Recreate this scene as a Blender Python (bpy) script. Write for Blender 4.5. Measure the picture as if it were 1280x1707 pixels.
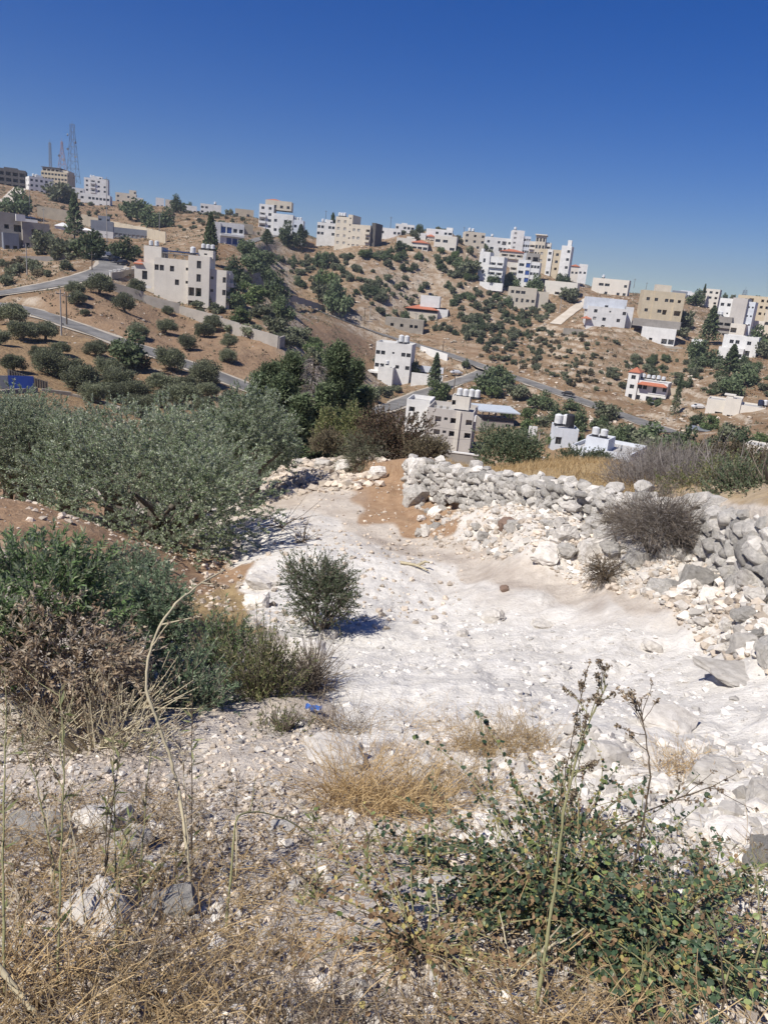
import bpy, math, random
import numpy as np
from mathutils import Matrix, Vector
random.seed(7); rng = np.random.default_rng(7)
for o in list(bpy.data.objects): bpy.data.objects.remove(o)
S = bpy.context.scene
COL = S.collection
rad = math.radians
# ------------------------------------------------------------------ camera
FPX, CX, CY = 1282.0, 640.0, 853.5
PITCH, ROLL = rad(16.5), rad(5.5)
RM = Matrix.Rotation(math.pi/2 - PITCH, 3, 'X') @ Matrix.Rotation(ROLL, 3, 'Z')
RN = np.array(RM)
cam = bpy.data.cameras.new('camera'); co = bpy.data.objects.new('camera', cam); COL.objects.link(co)
co.matrix_world = RM.to_4x4()
cam.sensor_fit = 'VERTICAL'; cam.sensor_height = 36.0; cam.lens = FPX/1707*36.0
cam.clip_start = 0.05; cam.clip_end = 30000
S.camera = co
# ------------------------------------------------------------------ sky, sun, exposure
SUN_EL, SUN_AZ = rad(52), rad(-130)        # azimuth from the view direction, clockwise; the sun stands to the left, a little behind
W = bpy.data.worlds.new('World'); S.world = W; W.use_nodes = True
nt = W.node_tree; nt.nodes.clear()
sky = nt.nodes.new('ShaderNodeTexSky'); sky.sky_type = 'NISHITA'; sky.sun_disc = False
sky.sun_elevation = SUN_EL; sky.sun_rotation = SUN_AZ
sky.altitude = 600; sky.air_density = 1.0; sky.dust_density = 0.05; sky.ozone_density = 7.0
bg = nt.nodes.new('ShaderNodeBackground'); bg.inputs[1].default_value = 0.068
ow = nt.nodes.new('ShaderNodeOutputWorld')
hs = nt.nodes.new('ShaderNodeHueSaturation'); hs.inputs['Saturation'].default_value = 1.42; hs.inputs['Hue'].default_value = .522
gmn = nt.nodes.new('ShaderNodeGamma'); gmn.inputs[1].default_value = .9; nt.links.new(sky.outputs[0], gmn.inputs[0]); nt.links.new(gmn.outputs[0], hs.inputs['Color'])
nt.links.new(hs.outputs[0], bg.inputs[0]); nt.links.new(bg.outputs[0], ow.inputs[0])
sl = bpy.data.lights.new('sun', 'SUN'); sl.energy = 4.3; sl.angle = rad(0.5); sl.color = (1.0, 0.955, 0.88)
so = bpy.data.objects.new('sun', sl); COL.objects.link(so)
sd = Vector((math.cos(SUN_EL)*math.sin(SUN_AZ), math.cos(SUN_EL)*math.cos(SUN_AZ), math.sin(SUN_EL)))
so.rotation_euler = sd.to_track_quat('Z', 'Y').to_euler()
S.view_settings.view_transform = 'Standard'; S.view_settings.look = 'None'
S.view_settings.exposure = 0.5; S.view_settings.gamma = 1.0; S.view_settings.use_curve_mapping = False

# ------------------------------------------------------------------ helpers
def tag(o, label=None, cat=None, group=None, kind=None):
    if label: o['label'] = label
    if cat: o['category'] = cat
    if group: o['group'] = group
    if kind: o['kind'] = kind
    return o
def link(name, me, parent=None):
    o = bpy.data.objects.new(name, me); COL.objects.link(o)
    if parent is not None: o.parent = parent
    return o
def empty(name, loc=(0, 0, 0), rz=0.0):
    o = bpy.data.objects.new(name, None); COL.objects.link(o)
    o.empty_display_size = 0.2; o.location = loc; o.rotation_euler = (0, 0, rz)
    return o
def copy_tree(o, parent=None):
    c = o.copy(); COL.objects.link(c); c.parent = parent
    for ch in list(o.children): copy_tree(ch, c)
    return c
def mesh_np(name, V, F, mats, mi=None, smooth=False):
    """F: (n,k) int array or list of such arrays"""
    if not isinstance(F, list): F = [F]
    F = [np.asarray(f, np.int64) for f in F if len(f)]
    me = bpy.data.meshes.new(name)
    V = np.asarray(V, np.float32)
    me.vertices.add(len(V)); me.vertices.foreach_set('co', V.ravel())
    idx = np.concatenate([f.ravel() for f in F]); st = []; off = 0
    for f in F:
        st.append(off + np.arange(len(f))*f.shape[1]); off += f.size
    st = np.concatenate(st)
    me.loops.add(len(idx)); me.loops.foreach_set('vertex_index', idx.astype(np.int32))
    me.polygons.add(len(st)); me.polygons.foreach_set('loop_start', st.astype(np.int32))
    for m in (mats if isinstance(mats, (list, tuple)) else [mats]): me.materials.append(m)
    if mi is not None: me.polygons.foreach_set('material_index', np.asarray(mi, np.int32))
    me.polygons.foreach_set('use_smooth', np.full(len(st), bool(smooth)))
    me.update(calc_edges=True)
    return me
class MB:
    """collects pieces (verts, faces of 3 or 4, material index) into one mesh"""
    def __init__(s): s.V = []; s.Q = []; s.T = []; s.mq = []; s.mt = []; s.n = 0
    def add(s, V, F, mi=0):
        V = np.asarray(V, float); F = np.asarray(F, np.int64)
        (s.Q if F.shape[1] == 4 else s.T).append(F + s.n)
        (s.mq if F.shape[1] == 4 else s.mt).append(np.full(len(F), mi))
        s.V.append(V); s.n += len(V)
    def quad(s, a, b, c, d, mi=0): s.add([a, b, c, d], [[0, 1, 2, 3]], mi)
    def box(s, x0, x1, y0, y1, z0, z1, mi=0):
        V = [(x, y, z) for z in (z0, z1) for y in (y0, y1) for x in (x0, x1)]
        s.add(V, [[0, 2, 3, 1], [4, 5, 7, 6], [0, 1, 5, 4], [2, 6, 7, 3], [0, 4, 6, 2], [1, 3, 7, 5]], mi)
    def cyl(s, c, r, h, n=12, r2=None, mi=0, cap=True):
        r2 = r if r2 is None else r2
        a = np.arange(n)*2*np.pi/n
        V = np.concatenate([np.c_[c[0]+r*np.cos(a), c[1]+r*np.sin(a), np.full(n, c[2])],
                            np.c_[c[0]+r2*np.cos(a), c[1]+r2*np.sin(a), np.full(n, c[2]+h)], [[c[0], c[1], c[2]+h]]])
        i = np.arange(n); j = (i+1) % n
        s.add(V, np.c_[i, j, j+n, i+n], mi)
        if cap: s.add(V, np.c_[i+n, j+n, np.full(n, 2*n)], mi)
    def bar(s, a, b, w, mi=0):
        V, F = tubes(np.array([[a, b]], float), np.full((1, 2), w), 4); s.add(V, F, mi)
    def me(s, name, mats, smooth=False):
        return mesh_np(name, np.concatenate(s.V), s.Q + s.T, mats, np.concatenate(s.mq + s.mt), smooth)
    def build(s, name, mats, parent=None, smooth=False): return link(name, s.me(name, mats, smooth), parent)
def nrm(a): return a/np.maximum(np.linalg.norm(a, axis=-1, keepdims=True), 1e-9)
def tubes(P, R, sides=3):
    """P (n,k,3) chains, R (n,k) radii"""
    P = np.asarray(P, float); R = np.asarray(R, float); n, k, _ = P.shape
    T = np.empty_like(P); T[:, 1:-1] = P[:, 2:]-P[:, :-2]; T[:, 0] = P[:, 1]-P[:, 0]; T[:, -1] = P[:, -1]-P[:, -2]
    T = nrm(T); ref = np.where(np.abs(T[..., 2:3]) > 0.9, np.array([1., 0, 0]), np.array([0., 0, 1]))
    U = nrm(np.cross(T, ref)); Wv = np.cross(T, U)
    a = np.arange(sides)*2*np.pi/sides
    V = P[:, :, None, :] + R[:, :, None, None]*(np.cos(a)[None, None, :, None]*U[:, :, None, :] + np.sin(a)[None, None, :, None]*Wv[:, :, None, :])
    idx = np.arange(n*k*sides).reshape(n, k, sides); nx = np.roll(idx, -1, 2)
    F = np.stack([idx[:, :-1], nx[:, :-1], nx[:, 1:], idx[:, 1:]], -1).reshape(-1, 4)
    return V.reshape(-1, 3), F
def leaves(C, D, N, ln, wd, fold=0.0):
    """one rhombic leaf per row: centre C, long axis D, normal N"""
    n = len(C); D = nrm(D); Sd = nrm(np.cross(D, N)); Nn = np.cross(Sd, D)
    ln = np.broadcast_to(ln, n)[:, None]; wd = np.broadcast_to(wd, n)[:, None]
    V = np.stack([C - D*ln*.5, C + Sd*wd*.5 - D*ln*.08 + Nn*wd*fold, C + D*ln*.5, C - Sd*wd*.5 - D*ln*.08 + Nn*wd*fold], 1)
    return V.reshape(-1, 3), np.arange(4*n).reshape(n, 4)
def rdir(n, g=None):
    g = g or rng; return nrm(g.normal(size=(n, 3)))
# value noise
_tab = np.random.default_rng(11).random((256, 256))
def vn(x, y):
    xi = np.floor(x).astype(np.int64); yi = np.floor(y).astype(np.int64); fx = x-xi; fy = y-yi
    fx = fx*fx*(3-2*fx); fy = fy*fy*(3-2*fy); a = xi & 255; b = (xi+1) & 255; c = yi & 255; d = (yi+1) & 255
    return (_tab[a, c]*(1-fx)+_tab[b, c]*fx)*(1-fy) + (_tab[a, d]*(1-fx)+_tab[b, d]*fx)*fy - .5
def fbm(x, y, wl, octv=3, g=0.5):
    s = 0; a = 1.0
    for i in range(octv):
        s = s + a*vn(x/wl + 17.3*i, y/wl + 5.7*i); a *= g; wl *= .5
    return s
def sstep(a, b, x): t = np.clip((x-a)/(b-a), 0, 1); return t*t*(3-2*t)

# ------------------------------------------------------------------ materials
def new_mat(name):
    m = bpy.data.materials.new(name); m.use_nodes = True; t = m.node_tree; b = t.nodes['Principled BSDF']
    return m, t, b
def N(t, typ, **kw):
    n = t.nodes.new(typ)
    for k, v in kw.items(): setattr(n, k, v)
    return n
def mixc(t, fac, a, b, blend='MIX'):
    n = t.nodes.new('ShaderNodeMix'); n.data_type = 'RGBA'; n.blend_type = blend
    for i, v in ((0, fac), (6, a), (7, b)):
        if hasattr(v, 'is_output') or hasattr(v, 'links'): t.links.new(v, n.inputs[i])
        elif i == 0: n.inputs[0].default_value = v
        else: n.inputs[i].default_value = (*v[:3], 1)
    return n.outputs[2]
def noise(t, scale, detail=4, rough=.6, vec=None):
    n = N(t, 'ShaderNodeTexNoise'); n.inputs['Scale'].default_value = scale; n.inputs['Detail'].default_value = detail; n.inputs['Roughness'].default_value = rough
    if vec is not None: t.links.new(vec, n.inputs['Vector'])
    return n.outputs['Fac']
def ramp(t, v, p0, p1, c0=(0, 0, 0), c1=(1, 1, 1)):
    n = N(t, 'ShaderNodeMapRange'); n.inputs[1].default_value = p0; n.inputs[2].default_value = p1; t.links.new(v, n.inputs[0]); n.clamp = True
    return n.outputs[0]
def mathn(t, op, a, b=0.0):
    n = N(t, 'ShaderNodeMath', operation=op)
    for i, v in ((0, a), (1, b)):
        if hasattr(v, 'links'): t.links.new(v, n.inputs[i])
        else: n.inputs[i].default_value = v
    return n.outputs[0]
def objpos(t): return N(t, 'ShaderNodeTexCoord').outputs['Object']
def worldpos(t): return N(t, 'ShaderNodeNewGeometry').outputs['Position']
def plain(name, col, rough=.8, var=.15, scale=2.0, bump=0.0, metallic=0.0, spec=.3, world=False, col2=None, island=False):
    m, t, b = new_mat(name)
    v = worldpos(t) if world else objpos(t)
    f = noise(t, scale, 5, .65, v)
    c2 = col2 or tuple(c*(1-var) for c in col); c1 = tuple(min(1, c*(1+var*.5)) for c in col)
    cc = mixc(t, ramp(t, f, .3, .7), c2, c1)
    if island:      # every stone has its own tone
        rr = mathn(t, 'FRACT', mathn(t, 'ADD', N(t, 'ShaderNodeNewGeometry').outputs['Random Per Island'], N(t, 'ShaderNodeObjectInfo').outputs['Random']))
        hv = N(t, 'ShaderNodeHueSaturation'); vr = N(t, 'ShaderNodeMapRange'); vr.inputs[3].default_value = .62; vr.inputs[4].default_value = 1.3; t.links.new(rr, vr.inputs[0])
        t.links.new(vr.outputs[0], hv.inputs['Value']); t.links.new(cc, hv.inputs['Color']); cc = hv.outputs[0]
    t.links.new(cc, b.inputs['Base Color'])
    b.inputs['Roughness'].default_value = rough; b.inputs['Metallic'].default_value = metallic; b.inputs['Specular IOR Level'].default_value = spec
    if bump:
        bn = N(t, 'ShaderNodeBump'); bn.inputs['Strength'].default_value = bump; bn.inputs['Distance'].default_value = .05
        t.links.new(noise(t, scale*6, 6, .7, v), bn.inputs['Height']); t.links.new(bn.outputs[0], b.inputs['Normal'])
    return m
def leafmat(name, ca, cb, cc=None, trans=.25, rough=.55, back=None, spec=.25):
    """each leaf (mesh island) has its own tint between ca and cb, a few cc"""
    m, t, b = new_mat(name)
    g = N(t, 'ShaderNodeNewGeometry'); r = g.outputs['Random Per Island']
    c = mixc(t, r, ca, cb)
    if cc is not None: c = mixc(t, mathn(t, 'GREATER_THAN', mathn(t, 'FRACT', mathn(t, 'MULTIPLY', r, 37.7)), .82), c, cc)
    oi = N(t, 'ShaderNodeObjectInfo'); hv = N(t, 'ShaderNodeHueSaturation'); t.links.new(c, hv.inputs['Color'])
    t.links.new(ramp(t, oi.outputs['Random'], 0, 1), hv.inputs['Value']); 
    vr = N(t, 'ShaderNodeMapRange'); vr.inputs[3].default_value = .72; vr.inputs[4].default_value = 1.25; t.links.new(oi.outputs['Random'], vr.inputs[0]); t.links.new(vr.outputs[0], hv.inputs['Value'])
    c = hv.outputs[0]
    if back is not None: c = mixc(t, g.outputs['Backfacing'], c, back)
    t.links.new(c, b.inputs['Base Color']); b.inputs['Roughness'].default_value = rough; b.inputs['Specular IOR Level'].default_value = spec
    if trans > 0:
        tr = N(t, 'ShaderNodeBsdfTranslucent'); t.links.new(c, tr.inputs[0]); mx = N(t, 'ShaderNodeMixShader'); mx.inputs[0].default_value = trans
        t.links.new(b.outputs[0], mx.inputs[1]); t.links.new(tr.outputs[0], mx.inputs[2]); t.links.new(mx.outputs[0], t.nodes['Material Output'].inputs[0])
    return m

# ------------------------------------------------------------------ pixel <-> world
def ray(px, py):
    d = RN @ np.array([(px-CX)/FPX, -(py-CY)/FPX, -1.0]); return d/np.linalg.norm(d)
def at(px, py, r):
    d = ray(px, py); return d*(r/math.hypot(d[0], d[1]))
def atz(px, py, z):
    d = ray(px, py); return d*(z/d[2])
def proj(P):
    P = np.asarray(P, float); c = P @ RN; w = np.minimum(c[..., 2], -1e-6)
    return np.stack([CX - FPX*c[..., 0]/w, CY + FPX*c[..., 1]/w], -1)
def az(px, py=800): d = ray(px, py); return math.atan2(d[0], d[1])
# ------------------------------------------------------------------ terrain
# the retaining drystone wall: distance and step height by bearing
_wp = [(600, 800, 23), (700, 812, 19.2), (820, 835, 15.9), (950, 850, 13.7), (1100, 890, 11.7), (1190, 930, 10.2), (1250, 985, 8.9), (1330, 1030, 8.0), (1500, 1090, 7.2), (1750, 1150, 6.8)]
WTH = np.array([az(a, b) for a, b, _ in _wp]); WR = np.array([c for *_, c in _wp])
WH = np.array([.55, .62, .55, .5, .55, .75, .85, .85, .8, .7])
def wall_r(th): return np.interp(th, WTH, WR)
def wall_step(th, r):
    h = np.interp(th, WTH, WH)*sstep(WTH[0]-.06, WTH[0]+.02, th)
    return h*sstep(.0, .35, r-wall_r(th)-.1)
PTS = []
def cp(px, py, r=None, z=None):
    PTS.append(at(px, py, r) if r is not None else atz(px, py, z))
def cph(px, r, z, py=750):
    a = az(px, py); PTS.append(np.array([math.sin(a)*r, math.cos(a)*r, z]))
for x in (-200, 0, 300, 640, 950, 1280, 1480): cp(x, 1707, z=-1.64); cp(x, 1560, z=-1.86)
for x, y, z in [(-150, 1400, -2.15), (100, 1400, -2.2), (400, 1400, -2.3), (700, 1400, -2.3), (1000, 1400, -2.25), (1250, 1400, -2.1), (1450, 1400, -2.0),
                (-100, 1290, -2.6), (100, 1280, -2.75), (450, 1290, -2.7), (650, 1280, -2.75), (900, 1250, -2.8), (1200, 1260, -2.6), (1420, 1250, -2.4),
                (560, 1180, -3.35), (800, 1150, -3.3), (1100, 1150, -3.1), (1280, 1130, -2.95), (250, 1150, -3.4), (50, 1100, -3.4),
                (1000, 1060, -3.65), (800, 1000, -4.25), (620, 950, -4.75), (440, 960, -4.9), (1200, 1075, -3.3), (1300, 1085, -3.15)]: cp(x, y, z=z)
for x, y, r in [(560, 860, 17.5), (480, 800, 23.5), (700, 900, 15.6), (800, 945, 13.1), (950, 990, 10.8), (1100, 1030, 9.3), (1240, 1065, 7.9),
                (700, 835, 18.9), (820, 855, 15.5), (950, 868, 13.3), (1100, 912, 11.3), (1240, 1000, 8.6),
                (480, 778, 26), (600, 795, 23), (560, 772, 26), (380, 960, 13.5), (430, 880, 17), (30, 840, 13.5), (200, 900, 12), (0, 930, 9), (250, 1020, 8.5),
                (700, 768, 24), (820, 792, 20), (900, 788, 24), (1000, 788, 24), (1000, 822, 14.5)]: cp(x, y, r)
for x, r, z in [(1150, 14, -2.95), (1150, 18, -3.5), (1150, 26, -5.8), (1150, 50, -14), (1300, 14, -2.6), (1300, 20, -3.6), (1300, 30, -6.5), (1300, 60, -15), (1200, 100, -26), (1300, 130, -27),
                (640, 35, -11.5), (640, 60, -22), (640, 100, -31), (900, 35, -10.5), (900, 60, -20), (900, 100, -28), (1000, 100, -26), (820, 130, -34),
                (100, 22, -7.6), (100, 40, -12), (100, 70, -15.2), (-150, 40, -12), (-150, 90, -15), (300, 24, -8.2), (300, 45, -13.5), (300, 80, -17), (450, 32, -9.5), (450, 55, -14.5), (450, 90, -19), (540, 50, -14.5)]: cph(x, r, z)
for x, y, r in [(0, 500, 190), (-150, 490, 200), (130, 466, 205), (190, 442, 235), (176, 425, 262), (250, 585, 150), (400, 640, 135), (100, 560, 148), (100, 640, 105), (0, 645, 95), (215, 680, 98), (300, 660, 112), (450, 650, 138),
                (470, 575, 172), (300, 505, 215), (370, 535, 195), (240, 500, 205), (60, 440, 250), (60, 415, 285), (150, 420, 290), (560, 680, 150), (610, 690, 165), (550, 620, 215), (560, 550, 290), (480, 497, 335), (600, 547, 325), (700, 580, 314), (800, 610, 300), (950, 660, 270), (1060, 702, 250),
                (650, 638, 283), (740, 615, 292), (640, 690, 200), (740, 748, 175), (760, 772, 163), (820, 722, 200), (990, 778, 135), (940, 740, 150), (1000, 720, 205), (900, 690, 240), (1130, 740, 190),
                (500, 440, 395), (560, 470, 370), (700, 525, 368), (800, 520, 372), (640, 440, 395), (600, 414, 408), (690, 412, 420), (740, 414, 425), (460, 380, 440), (400, 404, 335), (420, 450, 290), (350, 356, 520), (300, 380, 420), (300, 350, 520),
                (180, 397, 380), (70, 363, 420), (275, 406, 355), (95, 319, 650), (20, 308, 680), (-120, 300, 690), (160, 330, 600), (220, 340, 580), (150, 350, 500), (800, 412, 460), (860, 470, 425), (880, 510, 395), (900, 455, 440), (930, 490, 410), (1010, 488, 450), (1000, 545, 352), (930, 535, 370), (1090, 537, 372), (1090, 572, 352), (1090, 592, 340), (1190, 530, 430), (1250, 560, 400), (1190, 600, 335), (1280, 600, 330), (1400, 610, 330), (1070, 666, 285), (950, 600, 315), (1200, 640, 285), (1220, 702, 240), (1170, 725, 215), (1280, 760, 165), (1400, 760, 165)]: cp(x, y, r)
for x, r, z in [(20, 900, 30), (20, 1500, -30), (300, 600, 36), (300, 900, 10), (300, 1500, -40), (600, 480, 19), (600, 700, 5), (600, 1200, -50), (850, 520, 10), (850, 750, -10), (850, 1200, -50), (1020, 520, 7), (1020, 800, -12),
                (1200, 520, 8), (1200, 650, 12), (1200, 800, 10), (1200, 1300, -20), (1400, 650, 8), (1400, 1300, -20)] + [(x, r, -90) for x in (0, 640, 1280) for r in (2000, 3000, 5000)]: cph(x, r, z, 480)
PTS = np.array(PTS)
KT = 3.2
_r = np.hypot(PTS[:, 0], PTS[:, 1]); _th = np.arctan2(PTS[:, 0], PTS[:, 1])
_X = np.c_[_th*KT, np.log(_r)]; _val = (PTS[:, 2] - wall_step(_th, _r))/_r
def _phi(d2): return .5*d2*np.log(d2 + 1e-12)
_n = len(_X); _K = _phi(((_X[:, None]-_X[None])**2).sum(-1)) + 2e-3*np.eye(_n); _Pm = np.c_[np.ones(_n), _X]
_A = np.zeros((_n+3, _n+3)); _A[:_n, :_n] = _K; _A[:_n, _n:] = _Pm; _A[_n:, :_n] = _Pm.T
_sol = np.linalg.solve(_A, np.r_[_val, 0, 0, 0]); _w = _sol[:_n]; _c = _sol[_n:]
def base_h(x, y):
    """smooth ground height"""
    sh = np.shape(x); x = np.ravel(np.asarray(x, float)); y = np.ravel(np.asarray(y, float))
    r = np.maximum(np.hypot(x, y), .05); th0 = np.arctan2(x, y); th = np.clip(th0, -.66, .66); rr = np.clip(r, 1.25, 11000)
    out = np.empty(len(r))
    for i in range(0, len(r), 20000):
        s = slice(i, i+20000); q0 = th[s]*KT; q1 = np.log(rr[s])
        d2 = (q0[:, None]-_X[None, :, 0])**2 + (q1[:, None]-_X[None, :, 1])**2
        out[s] = _phi(d2) @ _w + _c[0] + _c[1]*q0 + _c[2]*q1
    z = out*rr + wall_step(th, rr)
    back = sstep(.8, 2.0, np.abs(th0))
    z = z*(1-back) + back*(-1.7 + np.minimum(.10*r, 25))
    return z.reshape(sh)
ROADS = []      # (points Nx3, halfwidth)
def road_flat(x, y, z):
    for P, hw in ROADS:
        lo = P.min(0)-30; hi = P.max(0)+30
        m = (x > lo[0]) & (x < hi[0]) & (y > lo[1]) & (y < hi[1])
        if not m.any(): continue
        ii = np.nonzero(m)[0]; xs = x[ii]; ys = y[ii]; best = np.full(len(ii), 1e9); bz = np.zeros(len(ii))
        for a, b in zip(P[:-1], P[1:]):
            ab = b-a; L2 = ab[0]**2+ab[1]**2; t = np.clip(((xs-a[0])*ab[0]+(ys-a[1])*ab[1])/L2, 0, 1)
            d = np.hypot(xs-a[0]-t*ab[0], ys-a[1]-t*ab[1]); k = d < best; best[k] = d[k]; bz[k] = (a[2]+t*ab[2])[k]
        f = 1-sstep(hw+.8, hw+5.0, best); z[ii] = z[ii]*(1-f) + (bz-.22)*f
    return z
def terrace(z, x, y):
    h = 2.3; q = (z + 1.6*fbm(x, y, 45, 2))/h; fr = q-np.floor(q)
    return (sstep(.72, 1.0, fr) - fr)*h
def ground_h(x, y, roads=True):
    sh = np.shape(x); x = np.ravel(np.asarray(x, float)); y = np.ravel(np.asarray(y, float)); r = np.hypot(x, y); z = base_h(x, y)
    far = sstep(60, 150, r)
    z = z + far*(.9*fbm(x, y, 22, 4) + .8*fbm(x+7, y, 6, 3, .6)) + far*(1-sstep(480, 640, r))*sstep(215, 300, r + 60*sstep(.2, .4, np.arctan2(x, y)))*sstep(.35, .75, .5+fbm(x, y, 60, 3))*0.42*sstep(-.03, .05, np.arctan2(x, y))*terrace(z, x, y)
    near = 1-sstep(25, 60, r); k = np.clip(r/4, .25, 1)
    z = z + near*k*(.24*fbm(x, y, 2.6, 2) + .12*fbm(x+31, y, .9, 3) + (1-sstep(12, 20, r))*sstep(3, 4.5, r)*(.06*np.abs(fbm(x+3, y+8, .75, 3, .6)) + .045*fbm(x*1.3-y*.8, y*.6+x*.3, .28, 3, .65)))
    # rubble bank in front of the wall is rougher
    th = np.arctan2(x, y); bank = sstep(-3.2, -1.4, r-wall_r(th))*(1-sstep(.0, .5, r-wall_r(th)))*sstep(-.08, 0, th)*near
    z = z + bank*(.35*np.abs(fbm(x+9, y+3, .9, 3)) + .06*fbm(x, y, .3, 2))
    if roads and ROADS: z = road_flat(x, y, z)
    return z.reshape(sh)
_RS = np.exp(np.linspace(math.log(1.3), math.log(2000), 1500))
def hit(px, py, fn=None, rmin=1.3):
    """where the line of sight through a picture point first meets the ground"""
    d = ray(px, py); h = math.hypot(d[0], d[1]); rs = _RS[_RS >= rmin]
    P = rs[:, None]*d[None]/h; g = (fn or ground_h)(P[:, 0], P[:, 1])
    k = np.nonzero(P[:, 2] <= g)[0]
    i = k[0] if len(k) else len(rs)-1
    p = P[i].copy(); p[2] = g[i]; return p
def onground(x, y): return np.array([x, y, float(ground_h(np.array([x]), np.array([y]))[0])])
# roads, traced over the ground
def trace(pix, rmin):
    pts = np.array([hit(a, b, base_h, rmin) for a, b in pix])
    seg = np.r_[0, np.cumsum(np.hypot(*np.diff(pts[:, :2], axis=0).T))]; s = np.linspace(0, seg[-1], max(8, int(seg[-1]/4)))
    P = np.stack([np.interp(s, seg, pts[:, i]) for i in range(3)], 1)
    for _ in range(14): P[1:-1] = .5*P[1:-1] + .25*(P[:-2]+P[2:])
    return P
ROADS.append((trace([(-90, 500), (-40, 494), (40, 487), (90, 477), (140, 464), (180, 452), (194, 443), (188, 433), (174, 424)], 120), 3.3))
ROADS.append((trace([(-60, 500), (5, 500), (45, 512), (75, 528), (120, 543), (190, 566), (260, 590), (330, 612), (410, 643), (470, 668)], 100), 2.5))
ROADS.append((trace([(430, 480), (480, 498), (540, 521), (600, 546), (660, 566), (730, 586), (800, 611), (900, 644), (1000, 679), (1060, 700), (1120, 722)], 220), 3.6))
ROADS.append((trace([(818, 614), (790, 628), (750, 642), (700, 655), (650, 680), (596, 688)], 140), 2.8))
ROADS.append((trace([(412, 404), (440, 396), (475, 391), (505, 394)], 300), 2.5))
ROADS.append((trace([(925, 540), (950, 520), (985, 497)], 300), 2.6))
ROADS.append((trace([(5, 345), (18, 330), (34, 314)], 450), 3.5))
# ------------------------------------------------------------------ ground sheet
def poly_world(pix, rmin=1.3): return np.array([hit(a, b, base_h, rmin)[:2] for a, b in pix])
def inside(poly, x, y):
    c = np.zeros(len(x), bool); j = len(poly)-1
    for i in range(len(poly)):
        xi, yi = poly[i]; xj, yj = poly[j]
        m = ((yi > y) != (yj > y)) & (x < (xj-xi)*(y-yi)/(yj-yi+1e-12)+xi); c ^= m; j = i
    return c
_L = np.concatenate([np.linspace(math.log(.25), math.log(1.2), 14)[:-1], np.linspace(math.log(1.2), math.log(30), 360)[:-1], np.linspace(math.log(30), math.log(90), 60)[:-1],
                     np.linspace(math.log(90), math.log(700), 400)[:-1], np.linspace(math.log(700), math.log(3000), 40)])
_T = np.concatenate([np.linspace(-math.pi, -.70, 50)[:-1], np.linspace(-.70, .70, 640), np.linspace(.70, math.pi, 50)[1:]])
TT, LL = np.meshgrid(_T, _L); gr = np.exp(LL); gx = (gr*np.sin(TT)).ravel(); gy = (gr*np.cos(TT)).ravel()
gz = ground_h(gx, gy); nth = len(_T); nr = len(_L)
I = np.arange(nth*nr).reshape(nr, nth)
GF = np.stack([I[:-1, :-1], I[:-1, 1:], I[1:, 1:], I[1:, :-1]], -1).reshape(-1, 4)[:, ::-1]
jx = gx + .35*fbm(gx, gy, .8, 2)*np.clip(gr.ravel()/8, .4, 12); jy = gy + .35*fbm(gx+50, gy, .8, 2)*np.clip(gr.ravel()/8, .4, 12)
Z = np.zeros((len(gx), 4), np.float32)
def zone(ch, pix, val=1.0, rmin=1.3, soft=None):
    m = inside(poly_world(pix, rmin), jx, jy); Z[m, ch] = np.maximum(Z[m, ch], val)
# white crushed limestone
zone(0, [(640, 905), (480, 915), (395, 950), (410, 1040), (500, 1065), (540, 1130), (550, 1200), (500, 1270), (700, 1230), (900, 1230), (1000, 1330), (1340, 1440), (1400, 1090), (1200, 1075), (1000, 1005), (860, 985), (740, 955)])
zone(0, [(560, 860), (470, 850), (395, 890), (390, 960), (470, 925), (640, 910)], .85)
zone(0, [(560, 1270), (900, 1230), (1000, 1330), (1340, 1440), (1340, 1560), (1000, 1450), (750, 1380), (560, 1330)], .55)
zone(0, [(760, 800), (1000, 850), (1120, 900), (1150, 1000), (1000, 990), (860, 940), (740, 880)], .55)
# rust red earth on the bank and under the olives
zone(1, [(585, 782), (640, 765), (712, 765), (735, 830), (775, 885), (690, 890), (600, 862)], 1.0)
zone(1, [(-200, 780), (60, 790), (230, 850), (330, 900), (400, 965), (420, 1010), (380, 1060), (250, 1060), (100, 980), (-200, 900)], .8)
zone(1, [(60, 500), (160, 480), (300, 525), (470, 585), (480, 650), (400, 640), (200, 565), (90, 530)], .75, 100)
zone(1, [(500, 530), (560, 540), (640, 575), (650, 605), (560, 600), (520, 580)], 1.0, 200)
zone(1, [(100, 330), (210, 345), (230, 375), (160, 368), (90, 350)], .6, 400)
zone(1, [(700, 560), (800, 520), (820, 580), (790, 600)], .5, 250)
# straw
zone(2, [(735, 765), (1060, 765), (1080, 830), (900, 815), (800, 795)], 1.0)
zone(2, [(1050, 770), (1340, 750), (1340, 900), (1200, 862), (1080, 832)], .6)
zone(1, [(1050, 770), (1340, 750), (1340, 900), (1200, 862), (1080, 832)], .4)
zone(2, [(250, 975), (400, 970), (440, 1060), (330, 1080)], .8)
zone(2, [(-200, 520), (60, 540), (200, 585), (300, 640), (200, 700), (-200, 700)], .7, 60)
zone(2, [(590, 640), (640, 650), (660, 690), (590, 690)], .8, 120)
zone(2, [(540, 600), (610, 600), (640, 690), (560, 690)], .5, 120)
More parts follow.
